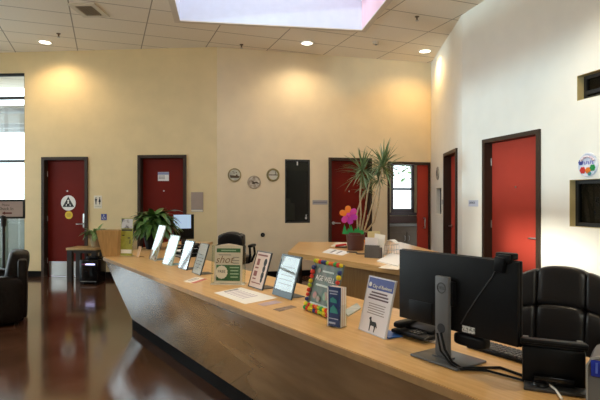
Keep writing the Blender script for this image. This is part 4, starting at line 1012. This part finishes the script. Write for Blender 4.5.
# ------------------------------------------------------------------ chairs
def exec_chair(label, loc, rz, top, W=.50, hw=.15):
    t = thing('office_chair', label, 'office chair', loc, rz, )
    zs = .50; hb = top-zs
    lean = RX(-.12)
    M = T(0, .02, zs-.02) @ lean
    bw = W/2-hw
    def bend(mb):
        for v in mb.bm.verts: v.co.z -= 1.25*v.co.x**2*max(0, v.co.z/hb)
        bmesh.ops.transform(mb.bm, matrix=M, verts=list(mb.bm.verts)); return mb
    mb = MB(); mb.puff((0, 0, hb*.79), (2*hw+.004, .14, hb*.42), p=8, n=12); bend(mb).build('headrest_cushion', LEATHER, t)
    mb = MB(); mb.puff((0, -.005, hb*.29), (2*hw+.004, .15, hb*.60), p=8, n=12); bend(mb).build('back_cushion', LEATHER, t)
    for sx in (-1, 1):
        mb = MB(); mb.puff((sx*(hw+bw/2+.001), -.006, hb*.79), (bw+.004, .15, hb*.42), p=7, n=12); bend(mb).build('headrest_bolster', LEATHER, t)
        mb = MB(); mb.puff((sx*(hw+bw/2+.001), -.012, hb*.29), (bw+.004, .17, hb*.60), p=6, n=12); bend(mb).build('side_bolster', LEATHER, t)
    mb = MB(); mb.puff((0, .065, hb*.5), (W*.98, .09, hb*.97), p=8); bend(mb).build('back_shell', LEATHER, t)
    mb = MB(); mb.puff((0, -.24, zs-.05), (W+.02, .52, .14), p=4.5); mb.build('seat', LEATHER, t)
    for sx in (-1, 1):
        mb = MB(); mb.puff((sx*(W/2+.06), -.2, zs+.19), (.075, .34, .05), p=4); mb.tube([(sx*(W/2+.06), -.32, zs+.17), (sx*(W/2+.07), -.34, zs+.04), (sx*(W/2+.03), -.28, zs-.08), (sx*(W/2-.05), -.22, zs-.10)], .02, 8)
        mb.tube([(sx*(W/2+.06), -.06, zs+.17), (sx*(W/2+.07), -.05, zs+.04), (sx*(W/2+.03), -.12, zs-.08), (sx*(W/2-.05), -.2, zs-.10)], .02, 8); mb.build('armrest', BLACK, t)
    mb = MB(); mb.cyl((0, -.22, .09), (0, -.22, zs-.1), .03); mb.build('gas_column', DGREY, t)
    for k in range(5):
        a = k*2*PI/5+.3; ex, ey = .29*math.cos(a), -.22+.29*math.sin(a)
        mb = MB(); mb.tube([(0, -.22, .11), (ex*.5, -.22+(ey+.22)*.5, .105), (ex, ey, .08)], [.03, .024, .018], 8); lg = mb.build('base_arm', BLACK, t)
        mb = MB(); mb.cyl((ex-.02*math.sin(a), ey+.02*math.cos(a), .03), (ex+.02*math.sin(a), ey-.02*math.cos(a), .03), .03, seg=16); mb.tube([(ex, ey, .05), (ex, ey, .085)], .01, 8); mb.build('caster', BLACK, lg)
    return t
exec_chair('large black leather executive chair behind the near monitor', (1.56, 3.02, 0), math.radians(-38), 1.07, W=.47, hw=.135)
exec_chair('black office chair by the back wall behind the green flyer stand', (-1.10, 8.25, 0), math.radians(170), .955, W=.42, hw=.13)

# ------------------------------------------------------------------ things on the island desk
pp = on_top(355.5, 250)
dr = thing('potted_dracaena', 'tall dracaena in maroon pot on the island desk', 'plant', pp)
mb = MB(); mb.lathe([(0, 0), (.105, 0), (.128, .205), (.138, .207), (.138, .24), (.124, .24), (.120, .21), (0, .21)], seg=32); mb.build('pot', POT, dr)
mb = MB(); mb.lathe([(0, .222), (.120, .214), (.120, .205), (0, .205)], seg=24); mb.build('soil', SOIL, dr)
yy = pp.y
def rel(px, py, dy=0.0): q = at(px, py, yy+dy); return q-pp
random.seed(21)
stems = [([(359, 233), (361, 215), (360, 195), (362, 172)], 0), ([(361, 233), (365, 212), (368, 190), (371, 176)], .05), ([(363, 234), (370, 212), (377, 190), (383, 168)], -.04), ([(364, 234), (374, 222), (378, 205), (380, 188), (379, 176)], .08), ([(358, 233), (357, 213), (361, 200), (366, 190)], .1)]
heads = [(362, 172, 0, 60, .40), (383.5, 166, -.04, 78, .42), (371, 178, .05, 26, .28), (379, 178, .08, 26, .26), (366, 190, .1, 16, .22)]
for pts, dy in stems:
    P = [rel(x, y, dy*(i/(len(pts)-1))) for i, (x, y) in enumerate(pts)]
    mb = MB(); mb.tube(P, [.014, .012, .011, .010, .009][:len(P)], 8); mb.build('stem', STEM, dr)
mb = MB()
for hx, hy, dy, n, L in heads:
    c = rel(hx, hy, dy)
    for k in range(n):
        a = random.uniform(0, 2*PI); el = random.uniform(-.75, 1.45)
        d = (math.cos(a)*math.cos(el), math.sin(a)*math.cos(el), math.sin(el))
        mb.leaf(c+Vector((0, 0, random.uniform(-.06, .04))), d, L*random.uniform(.7, 1.0), .024, random.uniform(.2, .9), 5, fold=.4, wmax=.3, tip=.05)
mb.build('leaves', LEAFG, dr)
# foam flower stuck in the pot
fc = at(348.6, 215, yy-.12)
t = thing('foam_flower', 'orange and purple foam flower stuck in the maroon pot', 'flower ornament', (fc.x, fc.y, pp.z+.21), math.radians(-6))
fz = fc.z-(pp.z+.21)
pet = [(95, ORANGE), (160, ORANGE), (35, MAGENTA), (-20, PURPLE), (-75, PURPLE), (-130, MAGENTA)]
for ang, m in pet:
    a = math.radians(ang); mb = MB(T(.072*math.cos(a), 0, fz+.072*math.sin(a)) @ RY(-a)); mb.puff((0, 0, 0), (.105, .022, .082), p=2.3, n=6); mb.build('petal', m, t)
mb = MB(T(0, -.012, fz)); mb.puff((0, 0, 0), (.06, .03, .06), p=2.2, n=6); mb.build('flower_centre', MAGENTA, t)
mb = MB(); mb.tube([(0, .01, fz), (.015, .03, fz*.5), (.03, .05, .0)], .006, 8); mb.build('stalk', GFELT, t)
mb = MB(T(.06, .06, .02))
for k, (dx, hh) in enumerate(((-.11, .12), (-.06, .07), (-.02, .11), (.03, .07), (.07, .10), (.105, .05))):
    mb.prism([(dx-.035, -.01), (dx+.035, -.01), (dx+.012+.02*(k % 2), hh*.6), (dx-.006, hh)], -.03-.004*k, -.024-.004*k, 'y')
mb.build('felt_leaf', GFELT, t, smooth=0)
# mesh organizer, papers
og = on_top(374, 257.5)
t = thing('desk_organizer', 'dark mesh desk organizer holding upright papers on the island desk', 'organizer', og, math.radians(-30))
mb = MB()
for k in range(9): mb.box((-.09+k*.0225, -.06, .075), (.005, .003, .15))
for k in range(8): mb.box((0, -.06, .005+k*.02), (.185, .003, .004))
mb.box((0, -.056, .075), (.18, .002, .145)); mb.build('mesh_front', MGREY, t, smooth=0)
mb = MB(); mb.box((0, .06, .09), (.185, .003, .18)); mb.box((-.0925, 0, .06), (.003, .12, .12)); mb.box((.0925, 0, .06), (.003, .12, .12)); mb.box((0, 0, .002), (.185, .12, .004)); mb.box((0, 0, .06), (.18, .003, .12)); mb.build('mesh_box', DGREY, t, smooth=0)
def stick(label, off, w, h, m, tilt, name='envelope', z=.004):
    q = og + Vector((math.cos(math.radians(-30))*off[0]-math.sin(math.radians(-30))*off[1], math.sin(math.radians(-30))*off[0]+math.cos(math.radians(-30))*off[1], z))
    mb = MB(RY(tilt)); mb.box((0, 0, h/2), (w, .006, h)); o = mb.build(name, m, None, q, math.radians(-30), smooth=0); tag(o, label, 'paper', 'papers standing in the organizer')
stick('pale envelope at the front of the mesh organizer', (-.02, -.035), .15, .23, mat('lilac_white', (.72, .68, .70), .6, var=.02), .0)
stick('white folder leaning right in the mesh organizer', (.035, .02), .13, .27, WHITE, .12, 'folder')
stick('yellowish folder at the back of the mesh organizer', (-.005, .045), .16, .30, mat('manila', (.62, .50, .25), .6, var=.04), -.05, 'folder')
for k, (ox, m, l) in enumerate(((-.08, RED, 'red pencil leaning at the left of the mesh organizer'), (-.065, YELLOW, 'yellow pencil leaning at the left of the mesh organizer'))):
    q = og + Vector((ox*.87+.01*k, -ox*.5+.02, .006)); mb = MB(RY(-.18-.1*k)); mb.cyl((0, 0, 0), (0, 0, .20), .005, seg=8); o = mb.build('pencil', m, None, q); tag(o, l, 'pencil')
wb = on_top(388, 254.5)
t = thing('wire_basket', 'chrome wire basket right of the mesh organizer', 'basket', wb, math.radians(-30))
mb = MB()
for z in (.005, .06, .12):
    mb.tube([(-.11, -.09, z), (.11, -.09, z), (.11, .09, z), (-.11, .09, z), (-.11, -.09, z)], .003, 6)
for k in range(8):
    x = -.11+k*.0314
    mb.tube([(x, -.09, .12), (x, -.09, .005), (x, .09, .005), (x, .09, .12)], .002, 6)
mb.build('wires', STEEL, t)
mb = MB()
for k, aa in enumerate((-.3, .0)):
    pts = [(-.05+.02*k, .02, .01), (-.03+.02*k, .02, .12), (.01+.03*k, .02, .175), (.06+.03*k, .02, .18-.02*k), (.09+.03*k, .02, .165-.02*k)]
    for p, q in zip(pts, pts[1:]): mb.board([(p[0], -.06, p[2]), (p[0], .07, p[2]), (q[0], .07, q[2]), (q[0], -.06, q[2])], (0, 0, .003))
o = mb.build('curled_papers', WHITE, None, wb, math.radians(-30), smooth=0); tag(o, 'curled white papers rising out of the wire basket', 'paper')
sheet('paper_stack', 'stack of papers at the right end of the island desk', 'paper', [(377, 261.8), (392, 254), (404, 257), (398, 267)], WHITE, th=.014)
sheet('paper_sheet', 'single loose sheet near the front edge of the island desk', 'paper', [(378, 268), (390, 263.2), (402, 265.5), (398, 270.0)], OFFW, z=.0, th=.002)
sheet('paper_sheet', 'white form lying at the left of the island desk', 'paper', [(322, 252.5), (330, 248.5), (352, 252.0), (342, 255.5)], WHITE, lines=[('printed_lines', GINK, [(.2, .8, .3, .4), (.2, .8, .6, .68)])])
sheet('paper_stack', 'pale papers behind the red stapler on the island desk', 'paper', [(331, 246.5), (336, 242.6), (349, 243.2), (344, 247.5)], OFFW, th=.006)
q = on_top(341, 247.6)
t = thing('stapler', 'red stapler lying left of the maroon pot', 'stapler', (q.x, q.y, TOP+.0), math.radians(8))
mb = MB(); mb.box((0, 0, .008), (.17, .04, .014), bev=.004); mb.build('base', BLACK, t)
mb = MB(T(.0, 0, .03) @ RY(-.10)); mb.box((0, 0, .006), (.16, .036, .030), bev=.010); mb.build('arm', RED, t)
for px, py, m, l, w in ((352, 252.8, DGREY, 'dark marker pen in front of the maroon pot', .14), (361.5, 254.5, BROWNC, 'brown pen in front of the maroon pot, nearer the organizer', .13)):
    q = on_top(px, py); mb = MB(); mb.cyl((-w/2, 0, .009), (w/2-.03, 0, .009), .009, seg=12); mb.cyl((w/2-.03, 0, .009), (w/2, 0, .009), .010, .007, 12)
    tag(mb.build('pen', m, None, q, math.radians(-25)), l, 'pen')

# ------------------------------------------------------------------ left side: table, plant, heater, armchair, sign
t = thing('side_table', 'small side table with tan top beside the restroom door', 'table', (-3.86, 9.12, 0), WA.a)
tz = .60
mb = MB(); mb.box((0, 0, tz-.02), (.56, .40, .04), bev=.004); mb.build('tabletop', BOXWOOD, t)
mb = MB(); mb.box((0, 0, tz-.07), (.46, .32, .06)); mb.build('apron', DARKWOOD, t, smooth=0)
for sx in (-1, 1):
    for sy in (-1, 1):
        mb = MB(); mb.box((sx*.225, sy*.15, (tz-.04)/2), (.09, .07, tz-.04)); mb.build('leg', DARKWOOD, t, smooth=0)
t = thing('potted_plant', 'small trailing plant in tan pot on the side table', 'plant', (-3.68, 9.1, tz))
mb = MB(); mb.lathe([(0, 0), (.075, 0), (.115, .20), (.12, .23), (.105, .23), (.1, .2), (0, .2)], seg=28); mb.build('pot', TERRA, t)
mb = MB(); mb.lathe([(0, .21), (.1, .203), (.1, .195), (0, .195)], seg=20); mb.build('soil', SOIL, t)
random.seed(9); mb = MB()
for k in range(60):
    a = random.uniform(0, 2*PI); el = random.uniform(0, 1.2); d = (math.cos(a)*math.cos(el), math.sin(a)*math.cos(el), math.sin(el))
    mb.leaf((d[0]*.08, d[1]*.08, .22+.05*random.random()), d, random.uniform(.14, .24), .065, random.uniform(1.0, 3.0), 5, fold=.2)
mb.build('leaves', LEAFP, t)
t = thing('space_heater', 'black box with lit front strip under the side table', 'heater', (-3.62, 8.80, 0), WA.a)
mb = MB(); mb.box((0, 0, .22), (.33, .30, .40), bev=.02); mb.box((0, .05, .44), (.22, .15, .05), bev=.01); mb.build('body', GLOSSB, t)
mb = MB(); mb.box((.03, -.151, .345), (.17, .004, .02)); o = mb.build('display', mat('violet_display', (.62, .60, 1.0), .4, emit=3.0), t, smooth=0); o['label'] = 'lit violet display strip'
mb = MB(); mb.box((-.08, -.151, .345), (.09, .004, .022)); mb.build('red_strip', mat('dark_magenta', (.14, .01, .06), .4, var=.05), t, smooth=0)
mb = MB(); mb.box((0, -.152, .05), (.28, .006, .018)); mb.build('foot_grille', MGREY, t, smooth=0)
for sx in (-1, 1):
    mb = MB(); mb.box((sx*.12, 0, .01), (.05, .25, .02)); mb.build('foot', BLACK, t, smooth=0)
# leather armchair
t = thing('leather_armchair', 'dark brown leather armchair at the left edge of the lobby', 'armchair', (-3.77, 6.03, 0), math.radians(-62))
mb = MB(); mb.box((0, 0, .16), (.86, .84, .24), bev=.03); mb.build('base', BLEATHER, t)
mb = MB(); mb.puff((0, -.05, .36), (.58, .72, .20), p=5); mb.build('seat_cushion', BLEATHER, t)
mb = MB(T(0, .30, .38) @ RX(-.16)); mb.puff((0, 0, .20), (.64, .24, .52), p=4.5); mb.build('back_cushion', BLEATHER, t)
mb = MB(); mb.box((0, .40, .42), (.90, .10, .68), bev=.03); mb.build('back_frame', BLEATHER, t)
for sx in (-1, 1):
    mb = MB(); mb.puff((sx*.385, -.02, .30), (.20, .88, .54), p=6); mb.build('arm', BLEATHER, t)
for sx in (-1, 1):
    for sy in (-1, 1):
        mb = MB(); mb.cyl((sx*.36, sy*.34, 0), (sx*.36, sy*.34, .06), .02, .03, 12); mb.build('foot', DARKWOOD, t)
# sign on post
sy_ = 7.6
c = at(5, 212, sy_)
t = thing('floor_sign', 'black-framed floor sign on a post behind the leather armchair', 'sign', (c.x, c.y, 0), math.radians(4))
zt0 = at(5, 218.5, sy_).z; zt1 = at(5, 199.5, sy_).z; Hs = zt1-zt0; Ws = .60
cx = 0.0
mb = MB(); b_ = .028
mb.box((0, -.02, zt0+b_/2), (Ws, .03, b_), bev=.006); mb.box((0, -.02, zt1-b_/2), (Ws, .03, b_), bev=.006); mb.box((-Ws/2+b_/2, -.02, (zt0+zt1)/2), (b_, .03, Hs), bev=.006); mb.box((Ws/2-b_/2, -.02, (zt0+zt1)/2), (b_, .03, Hs), bev=.006); mb.box((0, -.008, (zt0+zt1)/2), (Ws-.01, .006, Hs-.01)); mb.build('frame', BLKF, t)
mb = MB(); mb.box((0, -.018, (zt0+zt1)/2), (Ws-2*b_, .004, Hs-2*b_)); mb.build('sign_face', mat('dusty_pink_sign', (.50, .38, .33), .5, var=.03), t, smooth=0)
text('lettering', 'Please', .045, INK, t, T(.02, -.0208, (zt0+zt1)/2+.062))
text('lettering', 'Check In', .062, INK, t, T(.02, -.0208, (zt0+zt1)/2+.004))
mb = MB(T(.04, -.0205, (zt0+zt1)/2-.062)); mb.prism([(-.075, 0), (-.03, .026), (-.03, .011), (.07, .011), (.07, -.011), (-.03, -.011), (-.03, -.026)], -.001, .001, 'y'); mb.build('arrow', mat('dark_red_print', (.14, .02, .015), .5, var=.03), t, smooth=0)
mb = MB(); mb.cyl((-.02, 0, .02), (-.02, 0, zt0+.05), .022, seg=16); mb.cyl((-.02, 0, zt0-.12), (-.02, 0, zt0+.04), .035, .045, 16); mb.build('post', BLKF, t)
mb = MB(); mb.lathe([(0, 0), (.19, 0), (.19, .012), (.17, .022), (.04, .03), (0, .03)], c=(-.02, 0, 0), seg=30); mb.build('base', BLKF, t)

# ------------------------------------------------------------------ light
w = bpy.data.worlds.new('sky'); SC.world = w; w.use_nodes = True
bg = w.node_tree.nodes['Background']; bg.inputs[0].default_value = (.80, .91, 1.0, 1); bg.inputs[1].default_value = 3.2
def area(name, loc, d, sx, sy, e, col=(.82, .93, 1.0)):
    L = bpy.data.lights.new(name, 'AREA'); L.shape = 'RECTANGLE'; L.size = sx; L.size_y = sy; L.energy = e; L.color = col
    o = bpy.data.objects.new(name, L); COL.objects.link(o); o.location = loc
    o.rotation_euler = Vector(d).to_track_quat('-Z', 'Z').to_euler(); return o
# daylight and added fill outside the window walls
p = WL.pt(11.7, 1.95, -.5); area('left_daylight', p, (WL.n.x, WL.n.y, 0), 4.2, 3.8, 130)
p = WL.pt(7.25, 3.25, -.4); area('left_high_fill', p, (WL.n.x, WL.n.y, 0), 4.6, 1.4, 330, (.95, .98, 1.0))  # added fill for the right wall, through the added high openings
p = WE.pt(4.0, 3.3, -.35); area('front_fill', p, (WE.n.x, WE.n.y, 0), 6.4, 1.3, 130, (1.0, .88, .70))  # added warm fill for the back wall, from behind the viewer
L = bpy.data.lights.new('sun', 'SUN'); L.energy = 4.0; L.angle = .01; L.color = (1, .96, .9)
o = bpy.data.objects.new('sun', L); COL.objects.link(o); o.rotation_euler = Vector((-.3, .6, -.74)).to_track_quat('-Z', 'Y').to_euler()
h2 = WL.pt(3.3, 1.72); t2 = Vector((2.85, 6.1, 2.31)); d2 = (t2-h2).normalized()
L = bpy.data.lights.new('wall_wash_spot', 'SPOT'); L.energy = 23000; L.color = (.64, .86, 1.0); L.spot_size = math.radians(16); L.spot_blend = .2; L.shadow_soft_size = .45  # added far spot that brightens the right wall up to a soft edge
o = bpy.data.objects.new('wall_wash_spot', L); COL.objects.link(o); o.location = h2-d2*22; o.rotation_euler = d2.to_track_quat('-Z', 'Y').to_euler()
hs = WL.pt(3.85, 3.03); tgt = Vector((2.98, 5.9, .84)); dv = (tgt-hs).normalized()
L = bpy.data.lights.new('sun_patch_spot', 'SPOT'); L.energy = 180000; L.color = (1.0, .95, .86); L.spot_size = math.radians(2.6); L.spot_blend = .2; L.shadow_soft_size = .9  # added far spot standing in for sunlight low on the right wall
o = bpy.data.objects.new('sun_patch_spot', L); COL.objects.link(o); o.location = hs-dv*30; o.rotation_euler = dv.to_track_quat('-Z', 'Y').to_euler()
q = sk0 + SKX*skw/2 - SKY*skd/2
area('skylight_daylight', (q.x, q.y, CEIL+WH-.03), (0, 0, -1), skw-.1, skd-.1, 38, (.82, .92, 1.0))

# ------------------------------------------------------------------ camera
cam = bpy.data.cameras.new('camera'); cam.sensor_width = 36; cam.lens = 36*F/600.0; cam.clip_start = .05; cam.clip_end = 200
co = bpy.data.objects.new('camera', cam); COL.objects.link(co); co.location = (0, 0, EYE); co.rotation_euler = (PI/2, 0, 0)
SC.camera = co
SC.view_settings.view_transform = 'Standard'; SC.view_settings.look = 'None'; SC.view_settings.gamma = 1.0; SC.view_settings.exposure = 0.13
SC.view_settings.use_curve_mapping = False
SC.cycles.use_denoising = True; SC.cycles.max_bounces = 8; SC.cycles.diffuse_bounces = 5; SC.cycles.transparent_max_bounces = 16
SC.cycles.caustics_reflective = False; SC.cycles.caustics_refractive = False; SC.cycles.sample_clamp_indirect = 6
